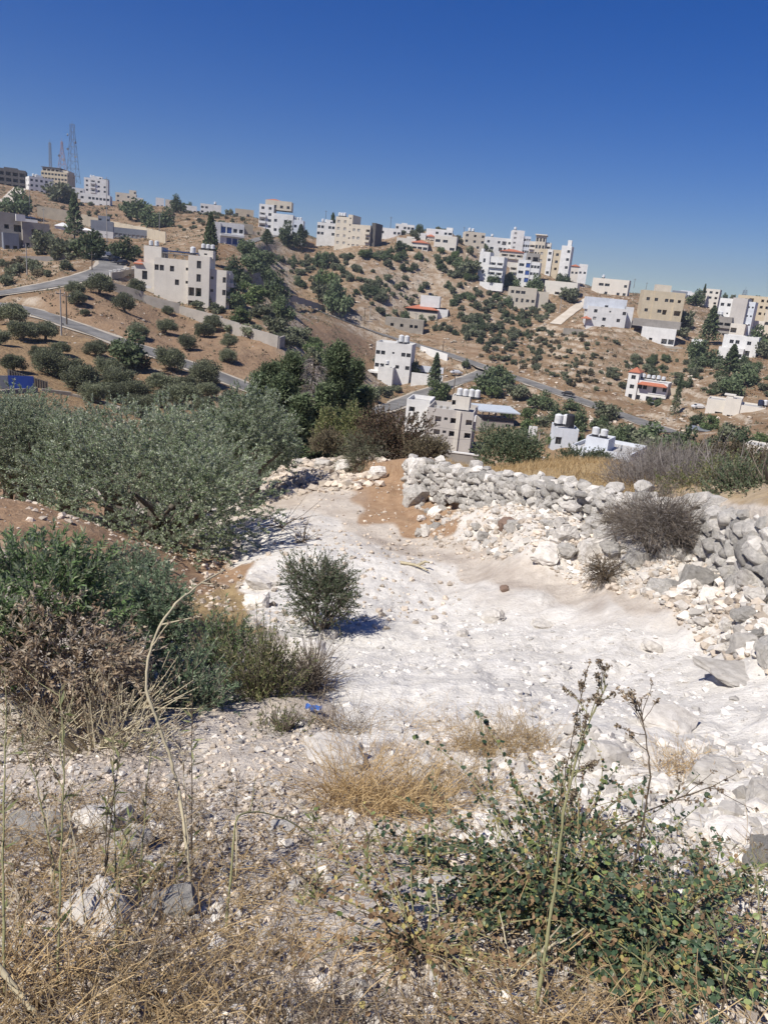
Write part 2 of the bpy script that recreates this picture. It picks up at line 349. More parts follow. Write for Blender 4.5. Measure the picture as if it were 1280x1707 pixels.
# darker trodden band and graded lane of the track
zone(3, [(440, 800), (600, 792), (610, 862), (790, 948), (1000, 1003), (1400, 1085), (1400, 1135), (1000, 1042), (830, 1008), (640, 940), (540, 905), (430, 860)], .32)
zone(3, [(600, 862), (690, 905), (790, 950), (900, 985), (1010, 1003), (1000, 1022), (860, 990), (740, 945), (640, 905)], .8)
Zg = Z.reshape(nr, nth, 4)
for _ in range(4):
    Zg[1:-1] = (Zg[:-2]+2*Zg[1:-1]+Zg[2:])/4; Zg[:, 1:-1] = (Zg[:, :-2]+2*Zg[:, 1:-1]+Zg[:, 2:])/4
def mat_ground():
    m, t, b = new_mat('ground_earth')
    at1 = N(t, 'ShaderNodeAttribute', attribute_name='zone'); sp = N(t, 'ShaderNodeSeparateColor'); t.links.new(at1.outputs['Color'], sp.inputs[0])
    p = worldpos(t)
    ln = N(t, 'ShaderNodeVectorMath', operation='LENGTH'); t.links.new(p, ln.inputs[0])
    far = ramp(t, ln.outputs['Value'], 40, 90)
    n1 = noise(t, 6.0, 6, .7, p); n2 = noise(t, .9, 5, .65, p); n3 = noise(t, 38, 4, .7, p)
    nf1 = noise(t, .055, 5, .62, p); nf2 = noise(t, .35, 6, .7, p); nf3 = noise(t, 1.6, 4, .7, p)
    near = mixc(t, ramp(t, n1, .35, .68), (.44, .385, .325), (.62, .555, .475))
    near = mixc(t, ramp(t, n2, .5, .75), near, (.42, .35, .28))
    near = mixc(t, ramp(t, n3, .56, .70), near, (.66, .61, .54))
    hill = mixc(t, ramp(t, nf1, .36, .62), (.215, .135, .075), (.27, .19, .117))
    hill = mixc(t, ramp(t, nf2, .54, .66), hill, (.42, .35, .27))
    hill = mixc(t, ramp(t, nf3, .55, .70), hill, (.15, .115, .075))
    ge = N(t, 'ShaderNodeNewGeometry'); sx = N(t, 'ShaderNodeSeparateXYZ'); t.links.new(ge.outputs['True Normal'], sx.inputs[0])
    steep = mathn(t, 'MULTIPLY', ramp(t, sx.outputs['Z'], .95, .80), ramp(t, nf2, .35, .55))
    hill = mixc(t, mathn(t, 'MULTIPLY', steep, .8), hill, (.48, .41, .325))
    c = mixc(t, far, near, hill)
    white = mixc(t, ramp(t, n1, .33, .62), (.575, .54, .485), (.73, .695, .64))
    white = mixc(t, ramp(t, n2, .50, .66), white, (.60, .565, .51)); white = mixc(t, mathn(t, 'MULTIPLY', ramp(t, n3, .60, .68), .5), white, (.42, .385, .34))
    red = mixc(t, ramp(t, n1, .3, .7), (.26, .16, .095), (.38, .26, .165)); redf = mixc(t, ramp(t, nf2, .3, .7), (.235, .150, .092), (.32, .225, .145))
    red = mixc(t, far, red, redf)
    straw = mixc(t, ramp(t, n1, .3, .7), (.27, .19, .10), (.40, .30, .165)); strawf = mixc(t, ramp(t, nf2, .3, .7), (.22, .145, .08), (.34, .24, .14))
    straw = mixc(t, far, straw, strawf)
    edge = mathn(t, 'SUBTRACT', mixc(t, far, n2, nf2), .5)
    def z(i): return ramp(t, mathn(t, 'ADD', sp.outputs[i], mathn(t, 'MULTIPLY', edge, .9)), .25, .75)
    c = mixc(t, z(0), c, white); c = mixc(t, z(1), c, red); c = mixc(t, z(2), c, straw)
    c = mixc(t, mathn(t, 'MULTIPLY', at1.outputs['Alpha'], ramp(t, n2, .3, .6)), c, (.36, .30, .25))
    t.links.new(c, b.inputs['Base Color']); b.inputs['Roughness'].default_value = .95; b.inputs['Specular IOR Level'].default_value = .1
    bn = N(t, 'ShaderNodeBump'); bn.inputs['Strength'].default_value = .7; bn.inputs['Distance'].default_value = .045
    vo = N(t, 'ShaderNodeTexVoronoi'); vo.inputs['Scale'].default_value = 26; t.links.new(p, vo.inputs['Vector'])
    hh = mathn(t, 'ADD', mathn(t, 'MULTIPLY', n1, 1.6), mathn(t, 'ADD', mathn(t, 'MULTIPLY', vo.outputs[0], -.16), mathn(t, 'MULTIPLY', n3, .5)))
    bf = N(t, 'ShaderNodeBump'); bf.inputs['Strength'].default_value = .7; bf.inputs['Distance'].default_value = .9; t.links.new(mathn(t, 'MULTIPLY', nf3, far), bf.inputs['Height'])
    t.links.new(mathn(t, 'MULTIPLY', hh, mathn(t, 'SUBTRACT', 1.0, far)), bn.inputs['Height']); t.links.new(bf.outputs[0], bn.inputs['Normal'])
    t.links.new(bn.outputs[0], b.inputs['Normal'])
    return m
gm = mesh_np('ground', np.c_[gx, gy, gz], GF, mat_ground(), smooth=True)
ca = gm.attributes.new('zone', 'FLOAT_COLOR', 'POINT'); ca.data.foreach_set('color', Z.ravel())
tag(link('ground', gm), kind='structure')
del TT, LL
# ------------------------------------------------------------------ roads
def asphalt(name, c0, c1):
    m, t, b = new_mat(name); p = worldpos(t)
    c = mixc(t, ramp(t, noise(t, .25, 4, .6, p), .35, .65), c0, c1); c = mixc(t, ramp(t, noise(t, 3, 3, .6, p), .6, .8), c, tuple(x*.75 for x in c0))
    t.links.new(c, b.inputs['Base Color']); b.inputs['Roughness'].default_value = .9; return m
ASPH = asphalt('asphalt', (.115, .11, .103), (.21, .20, .185)); DIRT = asphalt('pale_dirt', (.44, .38, .30), (.56, .50, .42))
VERGE = plain('road_verge_gravel', (.42, .37, .30), .95, .2, .6, world=True)
def ribbon(P, hw, off, dz, jit=0.0):
    T = np.gradient(P[:, :2], axis=0); T = nrm(T); Nn = np.c_[T[:, 1], -T[:, 0]]
    a = P.copy(); b_ = P.copy(); a[:, :2] += Nn*(off-hw); b_[:, :2] += Nn*(off+hw); a[:, 2] += dz; b_[:, 2] += dz
    if jit: a[:, :2] += Nn*rng.normal(size=(len(P), 1))*jit; b_[:, :2] += Nn*rng.normal(size=(len(P), 1))*jit
    V = np.concatenate([a, b_]); n = len(P); i = np.arange(n-1)
    return V, np.c_[i, i+n, i+n+1, i+1]
for k, (P, hw) in enumerate(ROADS):
    V, F = ribbon(P, hw, 0, 0.02 + .01*k, .16); o = link('road', mesh_np('road', V, F, ASPH if k < 5 else DIRT)); tag(o, kind='structure')
    if k < 4:
        V, F = ribbon(P, hw+1.0, 0, -.06, .45); tag(link('road_verge', mesh_np('road_verge', V, F, VERGE)), kind='structure')
# ------------------------------------------------------------------ buildings
def facade_mat(name, col, stain=.22, course=0.0, rough=.85):
    m, t, b = new_mat(name); p = objpos(t)
    f = noise(t, .35, 6, .7, p); c = mixc(t, ramp(t, f, .32, .68), tuple(x*(1-stain) for x in col), col)
    mp = N(t, 'ShaderNodeMapping'); mp.inputs['Scale'].default_value = (1.2, 1.2, .12); t.links.new(p, mp.inputs['Vector'])
    c = mixc(t, mathn(t, 'MULTIPLY', ramp(t, noise(t, 1.0, 4, .6, mp.outputs[0]), .55, .75), .35), c, tuple(x*.68 for x in col))
    if course:
        sx = N(t, 'ShaderNodeSeparateXYZ'); t.links.new(p, sx.inputs[0])
        fr = mathn(t, 'FRACT', mathn(t, 'MULTIPLY', sx.outputs['Z'], 1/.3)); c = mixc(t, mathn(t, 'MULTIPLY', mathn(t, 'LESS_THAN', fr, .1), course), c, tuple(x*.6 for x in col))
    t.links.new(c, b.inputs['Base Color']); b.inputs['Roughness'].default_value = rough; b.inputs['Specular IOR Level'].default_value = .2
    return m
FM = dict(white=facade_mat('white_render', (.77, .76, .73)), stone=facade_mat('pale_limestone_cladding', (.70, .655, .575), .14, .3), cream=facade_mat('cream_stone', (.62, .555, .45), .18, .3),
          tan=facade_mat('tan_stone', (.60, .51, .365), .2, .3), grey=facade_mat('raw_concrete', (.33, .305, .275), .3), block=facade_mat('concrete_block', (.40, .365, .32), .28, .4),
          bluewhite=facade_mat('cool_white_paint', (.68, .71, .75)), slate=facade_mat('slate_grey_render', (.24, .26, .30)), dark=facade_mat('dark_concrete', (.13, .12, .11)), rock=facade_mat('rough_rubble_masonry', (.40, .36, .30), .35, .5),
          beige=facade_mat('beige_wall', (.52, .45, .34), .2, .2), roofgrey=facade_mat('flat_roof_screed', (.46, .445, .42), .3), stucco=facade_mat('grey_beige_stucco', (.52, .485, .445), .15))
TILE = plain('red_roof_tile', (.42, .15, .085), .8, .25, 3); TANKW = plain('white_plastic_tank', (.66, .67, .67), .5, .22, 1.3); TANKB = plain('black_plastic_tank', (.03, .03, .035), .5, .1, 2)
METAL = plain('galvanised_metal', (.30, .32, .34), .5, .15, 2, metallic=.4); DARKM = plain('dark_metal', (.05, .05, .055), .5, .2, 2); PANEL = plain('solar_panel_glass', (.03, .04, .075), .25, .2, 2)
WOODP = plain('weathered_pole_wood', (.13, .10, .075), .9, .25, 5); CONCP = plain('pole_concrete', (.34, .33, .31), .9, .15, 3); BLUEP = plain('blue_sheet', (.025, .07, .33), .5, .15, 1)
def glass(name, col):
    m, t, b = new_mat(name); t.links.new(mixc(t, noise(t, .7, 2, .5, worldpos(t)), tuple(c*.5 for c in col), col), b.inputs['Base Color']); b.inputs['Roughness'].default_value = .15; b.inputs['Specular IOR Level'].default_value = .5; return m
GLS = glass('dark_window_glass', (.03, .035, .042)); GLB = glass('blue_window_glass', (.03, .09, .34)); FRM = plain('window_frame', (.25, .24, .23), .6, .1, 3)
SHUT = plain('grey_shutter', (.34, .33, .31), .6, .15, 6)
def unit_window(name, gl, bars=True):
    m = MB(); f = .05; q = MB()
    m.box(0, 1, 0, .06, 0, f); m.box(0, 1, 0, .06, 1-f, 1); m.box(0, f, 0, .06, f, 1-f); m.box(1-f, 1, 0, .06, f, 1-f)
    if bars: m.box(.48, .52, .005, .055, f, 1-f)
    q.box(f, 1-f, .035, .05, f, 1-f); return m.me('frame', FRM), q.me(name, gl)
UW = {'g': unit_window('blue_pane', GLB), 'w': unit_window('dark_pane', GLS), 's': unit_window('shutter_pane', SHUT, False), 'd': unit_window('door_leaf', GLS, False)}
KIND = {'w': (1.35, 1.4, .9), 'W': (2.3, 1.4, .9), 't': (.7, .7, 1.5), 'd': (1.2, 2.2, .05), 'a': (1.0, 1.9, .6), 'g': (2.2, 2.3, .4), 's': (1.3, 1.35, .95),
        'b': (2.8, 2.2, .1), 'l': (3.6, 2.2, .1), 'o': (1.25, 1.3, .95), 'O': (2.6, 2.1, .3), 'G': (9, 2.1, .2)}
class Bd:
    def __init__(s, name, label, xl, yb, r, yaw=0, cat='house', group=None, p=None):
        P = hit(xl+12, yb, ground_h, r*.78); rr = math.hypot(P[0], P[1])
        if rr > r*1.18: rr = r*1.06
        P = at(xl, yb, rr); r = rr
        s.k = r/FPX; s.th = math.atan2(P[0], P[1]); s.yaw = rad(yaw); s.r = r
        s.o = empty(name, P, s.yaw - s.th); tag(s.o, label, cat, group); s.c = math.cos(s.yaw)
    def blk(s, x, z, w, h, d=9.0, y=0.0, mat='white', front=(), left=(), right=(), para=.7, found=6.0, name='wall', px=True, roof='roofgrey'):
        """x, z, w, h in picture units of this building's distance; d and y in metres"""
        k = s.k if px else 1.0; cx = 1/s.c if px else 1.0
        x0 = x*k*cx; w = w*k*cx; z0 = z*k; h = h*k
        if z > 0: found = 0
        m = MB(); H = h+para; kids = []
        def face(O, U, width, rows):
            O = np.array(O, float); U = np.array(U, float); Nn = np.array([U[1], -U[0], 0.0]); Zv = np.array([0, 0, 1.0])   # outward normal
            holes = []
            if rows:
                sh = h/len(rows)
                for i, row in enumerate(rows):
                    v0 = h-(i+1)*sh; cw = width/max(1, len(row))
                    for j, ch in enumerate(row):
                        if ch not in KIND: continue
                        ww, wh, sill = KIND[ch]; ww = min(ww*1.1, cw*.82); q = min(1.0, sh/3.1); wh *= q; sill *= q
                        wh = min(wh, sh-.3); u0 = (j+.5)*cw-ww/2
                        holes.append((u0, u0+ww, v0+sill, v0+sill+wh, ch))
            us = sorted({0.0, width, *[a for q in holes for a in q[:2]]}); vs = sorted({-found, H, *[a for q in holes for a in q[2:4]]})
            P3 = lambda u, v, dp=0.0: O + U*u + Zv*v - Nn*dp
            for a, b in zip(us[:-1], us[1:]):
                for c, d_ in zip(vs[:-1], vs[1:]):
                    if any(q[0]-1e-6 <= a and b <= q[1]+1e-6 and q[2]-1e-6 <= c and d_ <= q[3]+1e-6 for q in holes): continue
                    m.quad(P3(a, c), P3(b, c), P3(b, d_), P3(a, d_))
            for u0, u1, v0, v1, ch in holes:
                dp = {'b': 1.3, 'l': 1.8, 'o': 3.4, 'O': 3.4, 'G': 3.0}.get(ch, .22)
                for A, B in (((u0, v0), (u1, v0)), ((u1, v0), (u1, v1)), ((u1, v1), (u0, v1)), ((u0, v1), (u0, v0))):
                    m.quad(P3(*A), P3(*B), P3(*B, dp), P3(*A, dp))
                if ch in 'oOG': m.quad(P3(u0, v0, dp), P3(u1, v0, dp), P3(u1, v1, dp), P3(u0, v1, dp))
                rz = math.atan2(U[1], U[0])
                if ch in 'bl':
                    m.quad(P3(u0, v0, dp), P3(u1, v0, dp), P3(u1, v1, dp), P3(u0, v1, dp))
                    kids.append(('balcony', P3(u0-.25, v0-.2, -.9), rz, (u1-u0+.5, .9, 1.15), 'bal', None))
                    kids.append(('window', P3(u0+.25*(u1-u0), v0+.05, dp-.07), rz, (.5*(u1-u0), 1, .85*(v1-v0)), 'w', None))
                elif ch not in 'oOG':
                    kids.append(('door' if ch == 'd' else 'window', P3(u0, v0, dp-.02), rz, (u1-u0, 1, v1-v0), ch if ch in UW else 'w', None))
        face((x0, y, z0), (1, 0, 0), w, front); face((x0+w, y, z0), (0, 1, 0), d, right)
        face((x0+w, y+d, z0), (-1, 0, 0), w, ()); face((x0, y+d, z0), (0, -1, 0), d, left)
        t = .22; zt = z0+H; zi = z0+h
        if para > 0:
            A = [(x0, y), (x0+w, y), (x0+w, y+d), (x0, y+d)]; B = [(x0+t, y+t), (x0+w-t, y+t), (x0+w-t, y+d-t), (x0+t, y+d-t)]
            for i in range(4):
                j = (i+1) % 4
                m.quad((*A[i], zt), (*A[j], zt), (*B[j], zt), (*B[i], zt)); m.quad((*B[i], zt), (*B[j], zt), (*B[j], zi), (*B[i], zi))
        wall = m.build(name, FM[mat], s.o)
        q = MB(); q.quad((x0+.01, y+.01, zi), (x0+w-.01, y+.01, zi), (x0+w-.01, y+d-.01, zi), (x0+.01, y+d-.01, zi)); q.build('roof', FM[roof], s.o)
        for nm, P, rz, sc, kd, _ in kids:
            o = link(nm, UBAL[mat] if kd == 'bal' else UW[kd][0], s.o); o.location = P; o.rotation_euler = (0, 0, rz); o.scale = sc
            if kd != 'bal': link('pane', UW[kd][1], o)
        s.last = (x0, y, zi, w, d); return s
    def m(s, x): return x*s.k/s.c
    def tank(s, x, z, n=1, y=2.0, R=.62, h=1.5, mat=None, gap=1.45, stand=.5):
        for i in range(n):
            q = MB(); q.cyl((0, 0, 0), R, h*.86, 14); q.cyl((0, 0, h*.86), R, h*.14, 14, R*.35); w = MB()
            w.box(-R*.8, R*.8, -R*.8, R*.8, -stand, -.01)
            o = q.build('water_tank', mat or TANKW, s.o); w.build('stand', DARKM, o); o.location = (s.m(x)+i*gap, y, z*s.k+stand); o.scale = (1, 1, random.uniform(.86, 1.06)); o.rotation_euler = (0, 0, random.uniform(0, 3))
        return s
    def solar(s, x, z, n=4, y=2.0, rows=1, tilt=25):
        for j in range(rows):
            for i in range(n):
                q = MB(); q.box(0, 1.9, 0, 1.2, 0, .06); o = q.build('solar_panel', PANEL, s.o); o.location = (s.m(x)+i*2.0, y+j*1.7, z*s.k+.25); o.rotation_euler = (rad(tilt), 0, 0)
        return s
    def hip(s, x, z, w, d, y, rise, over=.5, name='tile_roof', mat=None):
        x0 = s.m(x)-over; x1 = s.m(x+w)+over; y0 = y-over; y1 = y+d+over; z0 = z*s.k; q = MB(); iy = (y1-y0)/2; ix = min(iy, (x1-x0)/2-.01)
        A = [(x0, y0, z0), (x1, y0, z0), (x1, y1, z0), (x0, y1, z0)]; B = [(x0+ix, y0+iy, z0+rise), (x1-ix, y0+iy, z0+rise)]
        q.quad(A[0], A[1], B[1], B[0]); q.quad(A[2], A[3], B[0], B[1]); q.add([A[1], A[2], B[1]], [[0, 1, 2]]); q.add([A[3], A[0], B[0]], [[0, 1, 2]])
        q.box(x0, x1, y0, y1, z0-.18, z0-.01); q.build(name, mat or TILE, s.o); return s
    def slab(s, x, z, w, t, d, y, mat='white', name='slab'):
        q = MB(); q.box(s.m(x), s.m(x+w), y, y+d, z*s.k, (z+t)*s.k); q.build(name, FM[mat] if isinstance(mat, str) else mat, s.o); return s
UBAL = {}
for _k in FM:
    q = MB(); q.box(0, 1, 0, 1, 0, .16); q.box(0, 1, 0, .12, .16, 1); q.box(0, .04, .12, 1, .16, 1); q.box(.96, 1, .12, 1, .16, 1); UBAL[_k] = q.me('balcony', FM[_k])

# --- large pale stone building by the road bend
b = Bd('stone_apartment_house', 'large pale stone house with arched windows and a stair tower beside the road bend', 232, 486, 226, -14, 'building')
b.blk(22, -10, 52, 58, 13, 0, 'stone', front=['ww.W..t', '....w.t', '.......'], left=['.ww', '.ww', '...'], para=.8)
b.blk(73, -20, 31, 78, 9, -1.4, 'stone', front=['.a.', '.a.', 'OO.', 'OO.'], right=['.', 'a', 'a', '.'], name='stair_tower', para=.4)
b.blk(104, -18, 24, 56, 11, -.2, 'stone', front=['t..W', 't..W', 'd...'], right=['bb', 'bb', '..'], para=.8)
b.blk(128, -14, 4, 50, 7, 1.2, 'stone', front=['.', '.', '.'], right=['ll', 'll', '..'], para=.5, name='balcony_bay')
b.blk(0, -4, 26, 68, 8, 5.0, 'stone', front=['....', '.w..', '....'], left=['w', 'w', '.'], para=.8).blk(-8, -4, 30, 44, 7, 1.0, 'stone', front=['.d.', '...'], left=['.w', '..'], para=.6).blk(84, 58, 22, 10, 4, 1.5, 'stone', front=['.t.'], para=.3, name='roof_room')
b.slab(28, 60, 48, 1.2, 7, 5.0, 'grey', 'pergola_slab').solar(29, 61.5, 5, 5.4, 3, 14).tank(8, 67, 2, 7.0, .55, 1.3).tank(77, 61, 1, 1.0, .7, 1.6).tank(90, 70, 3, 3, .55, 1.2, gap=1.2)
b.hip(-6, 41, 8, 3.5, 1.0, 1.2).slab(-10, -22, 60, 14, .5, -4, 'white', 'forecourt_wall').slab(-8, 6, 26, 4, .3, -.2, 'white', 'railing')
for x in (30, 45, 60, 74): b.slab(x, 50, .8, 10, .15, 5.2, 'grey', 'pergola_post')
# --- grey-beige unfinished block below the field
b = Bd('stucco_apartment_house', 'unfinished grey beige house with black window openings and four white roof tanks', 705, 750, 176, -7, 'building')
b.blk(0, 0, 77, 66, 12.0, 0, 'stucco', front=['.oto.o', '.oto.o', '......'], right=['OO', 'ww', '..'], left=['o.o', 'o.o', '...'], para=.95)
b.blk(-42, 8, 40, 62, 9, 5.5, 'white', front=['o.', 'o.', '..'], left=['o', 'o', '.'], para=.9)
b.slab(49, 0, 7, 72, .35, -.35, 'stone', 'pilaster').slab(77.2, 58, 4, 10, 1.2, .2, 'white', 'corner_frame').slab(-2.5, 6, 2.4, 62, 6.0, 1.2, 'white', 'end_pier')
b.blk(36, 72, 30, 20, 5.0, 3.2, 'stone', front=['o...'], para=.25, name='stair_room'); b.tank(47, 92, 4, 4.6, .64, 1.7, gap=1.32, stand=.35)
for i, x in enumerate((6, 16, 27)): b.slab(x, 68, 3.5, 4, .8, 5, 'grey', 'roof_vent')
# --- house with flat canopy roof
b = Bd('concrete_frame_house', 'concrete house with columns and a wide flat pale canopy roof', 792, 716, 205, 12, 'house')
b.blk(8, -6, 54, 22, 10, 0, 'block', front=['..o', '...'], right=['O', '.'], para=.1)
for x in (9, 20, 31, 42, 53, 60): b.slab(x, 15, 1.2, 17, .3, .4, 'grey', 'column'); b.slab(x, 15, 1.2, 17, .3, 9, 'grey', 'column')
b.slab(8, 15.6, 54, 7, .2, .3, 'dark', 'railing').slab(1, 32, 68, 1.8, 12.5, -1.2, plain('pale_sheet_roof', (.50, .54, .58), .55, .15, .8), 'canopy_roof'); b.blk(-10, -14, 22, 16, 6, -3, 'block', front=['o'])
# --- white house beside the valley road
b = Bd('white_villa', 'white three storey house with dark windows above a green tree near the road junction', 622, 632, 288, -10, 'house')
b.blk(0, -4, 58, 62, 11, 0, 'white', front=['ww.t.wW', 'ww..o.w', '.......'], right=['...', '.w.', '...'], para=.8)
b.blk(10, -8, 24, 30, 5, -4.5, 'white', front=['d..'], para=.4, name='porch_block').slab(32, 58, 14, 3, 3, 3, 'grey', 'roof_slab').tank(38, 62, 2, 3, .95, 2.3, gap=2.0).tank(22, 26, 1, -2, .7, 1.4).tank(30, 58, 3, 6, .5, 1.0)
b.slab(-14, 12, 24, 3, 5, -3, 'white', 'terrace_slab').slab(8, -22, 50, 14, 5, -7, 'bluewhite', 'lower_wall').slab(14, -10, 26, 1.4, 4, -9.5, METAL, 'canopy')
b.slab(64, -6, 50, 26, .5, -4.0, 'white', 'garden_wall').slab(66, 18, 44, 10, .5, 6.0, 'bluewhite', 'garden_wall').slab(100, -14, 3, 18, 7, -3.8, 'white', 'garden_wall')
# --- cool white cube houses behind the shrubs
b = Bd('white_flat_house', 'cool white flat roofed house with a roof room and twin tanks below the scrub', 946, 782, 138, -16, 'house')
b.blk(0, 0, 92, 36, 12, 0, 'bluewhite', front=['w.wt....'], right=['.w', ], para=.6).blk(14, 36, 36, 17, 4.5, 2.5, 'bluewhite', front=['....'], para=.3, name='roof_room').tank(24, 54, 2, 4, .62, 1.3).slab(22, 6, 22, 33, .9, -.9, 'bluewhite', 'shutter_bay').tank(70, 40, 1, 3, .12, .6, METAL)
b = Bd('tank_house', 'small cool white house carrying white and dark water tanks behind a fir', 922, 748, 152, 10, 'house')
b.blk(0, 0, 36, 32, 6, 0, 'bluewhite', front=['w..'], para=.4).tank(4, 36, 2, 2, .75, 1.9).tank(22, 36, 1, 1.5, .8, 2.0, TANKB).slab(-46, -16, 13, 52, .4, -2, 'white', 'garden_wall').slab(-30, -26, 60, 18, .4, -4.5, 'white', 'garden_wall')
b = Bd('perimeter_wall', 'low grey concrete perimeter wall with a pale cap below the stucco house', 722, 770, 160, -5, 'wall')
b.blk(0, 0, 76, 20, .5, 0, 'grey', para=0, name='panel').slab(-1, 20, 78, 2, .8, -.15, 'white', 'cap')
# --- hillside house with red roof band
b = Bd('hillside_house', 'cream house with a red tiled skirt roof and white upper box amid olive terraces', 676, 532, 372, -6, 'house')
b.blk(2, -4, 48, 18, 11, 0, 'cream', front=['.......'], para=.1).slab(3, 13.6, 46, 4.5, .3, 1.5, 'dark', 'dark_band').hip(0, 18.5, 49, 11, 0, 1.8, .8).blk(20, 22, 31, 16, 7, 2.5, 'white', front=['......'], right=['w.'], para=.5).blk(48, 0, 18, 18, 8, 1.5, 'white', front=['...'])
b.tank(34, 40, 1, 4, .8, .8, PANEL)
b = Bd('roofless_ruin', 'roofless stone ruin with empty openings below the red skirted house', 641, 546, 358, -6, 'ruin')
b.blk(0, 0, 62, 17, 7, 0, 'rock', front=['.o.o.oo.'], para=0, roof='rock')
# --- left side
b = Bd('block_house', 'raw concrete block house with wide dark openings above the rock cut', -6, 414, 300, 8, 'house')
b.blk(-8, 0, 46, 48, 10, 0, 'block', front=['.oO', '...'], para=.5).blk(34, 2, 36, 37, 9, -2.0, 'block', front=['O', 'd.o'], para=.3).blk(8, -4, 20, 26, 3, -3, 'slate', front=['dd'], para=.1).slab(26, 40, 12, 9, 1.2, -2.3, 'white', 'parapet_band')
b = Bd('panel_shed', 'shed with a tilted roof of dark solar panels behind the block house', 20, 372, 345, 0, 'shed')
b.blk(0, 0, 34, 8, 6, 0, 'white', para=0); b.solar(-2, 9, 5, 0, 4, 18)
b = Bd('mural_house', 'slate blue and white house with a mural scrawl by the long beige wall', 152, 396, 372, -4, 'house')
b.blk(0, 0, 31, 11, 9, 0, 'white', para=0).blk(0, 11, 31, 13, 9, 0.02, 'slate', front=['......'], para=.3).blk(10, 24, 16, 6, 5, 2, 'slate', front=['w.w'])
for (x, z, w, h) in ((3, 3, .6, 4), (3, 3, 3, .6), (5.4, 1.5, .6, 3), (7, 4, 2.4, .6), (20, 6, 3, .6)): b.slab(x, z, w, h, .06, -.07, 'dark', 'mural_stroke')
b = Bd('long_workshop', 'long slate grey workshop with a row of shuttered bays beside the mural house', 183, 396, 374, -6, 'building')
b.blk(0, 0, 62, 15, 7, 0, 'slate', front=['ssssssssss'], para=.2)
b = Bd('tent_shelter', 'white tent roofed shelter beside the beige wall', 92, 383, 365, 0, 'shelter')
b.blk(0, 0, 22, 6, 6, 0, 'white', para=0).hip(0, 6, 22, 6, 0, 1.6, .3, mat=FM['white'])
b = Bd('white_canopy', 'long white canopy roof between trees and the mural house', 128, 388, 360, 0, 'shelter')
b.blk(0, 0, 24, 5, 6, 0, 'white', para=0).hip(0, 5, 24, 6, 0, 1.0, .3, mat=FM['white'])
b = Bd('blue_glass_house', 'white house with blue glazing and a beige side wing near the hill road', 356, 406, 335, 8, 'house')
b.blk(0, 0, 10, 30, 8, -.5, 'white', para=.5).blk(10, 0, 36, 31, 9, 0, 'white', front=['ggww', '.ggg'], para=.4).blk(28, 20, 34, 12, 8, 3, 'beige', front=['...']).slab(10, 13, 36, 3, .9, -.9, 'white', 'balcony_band')
b = Bd('white_apartment_house', 'white apartment house with a red roof edge on the crest above the hill road', 431, 381, 440, -8, 'building')
b.blk(0, 0, 22, 35, 12, 0, 'white', front=['ww', 'bw', 'bw', 'bw'], para=.4).blk(8, 30, 40, 13, 9, 2, 'cream', front=['wwww'], para=.2).hip(9, 43.6, 22, 6, 3, .9, .4).blk(22, -4, 30, 27, 11, -.5, 'white', front=['w.ww', 'www.'], right=['w', 'w'], para=.5).blk(52, -8, 16, 24, 9, -.2, 'bluewhite', front=['ww', 'w.'], right=['w.', 'w.']).tank(54, 17, 3, 4)
b = Bd('crest_cottage', 'small white house with a rounded end beside a tall crest tree', 334, 356, 520, 0, 'house')
b.blk(0, 0, 31, 13, 9, 0, 'white', front=['ww...', 'w....']).tank(22, 15, 1, 3, .7, 1.4)
b = Bd('low_crest_house', 'low beige house half hidden behind the crest trees', 392, 362, 500, 0, 'house')
b.blk(0, 0, 28, 11, 8, 0, 'beige', front=['w..w.'])
# far left hilltop
def simple(name, label, xl, xr, yt, yb, r, yaw, mat, front, right=(), left=(), d=10, tanks=0, cat='house', pent=None, tile=False, dz=2, group=None):
    b = Bd(name, label, xl, yb, r, yaw, cat, group); w = xr-xl; h = yb-yt
    b.blk(0, -dz, w, h+dz, d, 0, mat, front=front, right=right, left=left, para=.6)
    if pent: b.blk(pent[0]*w, h, pent[1]*w, pent[2], d*.5, d*.25, mat, front=['..w'] if pent[1] > .3 else (), para=.3, name='roof_room')
    if tanks: b.tank(w*.25, h+2, tanks, d*.5, .75, 1.6, gap=1.9)
    if tile: b.hip(0, h+1.5, w, d, 0, 1.4)
    return b
b = simple('bare_frame_building', 'dark unfinished concrete frame building on the far hilltop', -2, 33, 287, 309, 680, -6, 'dark', ['OOOO', 'OOOO', 'OOOO'], ['OO', 'OO', 'OO'], d=14, cat='building', pent=(.2, .5, 3))
simple('grey_hill_house', 'white house with many small windows left of the big tan block', 50, 82, 300, 319, 655, 10, 'white', ['wwwww', 'wwwww', 'wwwww'], left=['ww', 'ww', 'ww'], d=12, pent=(.3, .3, 4), tanks=2)
b = Bd('tan_office_block', 'big tan office block with a dark open top floor under the masts', 70, 319, 650, -22, 'building')
b.blk(0, -3, 34, 30, 14, 0, 'tan', front=['wwwwwwww', 'wwwwwwww', 'wwwwwwww', 'wwwwwwww', 'wwwwwwww'], right=['w.w', '...', 'w.w', '...', '...'], para=.4).blk(1, 28, 22, 4, 10, 1, 'cream', front=['OOOO'], para=.1).slab(0, 32.6, 25, .8, 12, .5, 'dark', 'top_slab').slab(24, 28, 10, 3, 11, 2, 'cream', 'top_room')
simple('low_white_house', 'small bright white house in front of the tan office block', 107, 134, 315, 328, 610, -4, 'white', ['ww.w', 'w.ww'], ['w', 'w'])
b = simple('stepped_white_block', 'stepped white apartment block beside the tall lattice mast', 141, 173, 302, 325, 620, -8, 'white', ['wbw.', 'wbww', 'wbww', 'wwww'], ['ww', 'ww', 'ww', 'ww'], d=12, pent=(.25, .5, 4), cat='building', tanks=2)
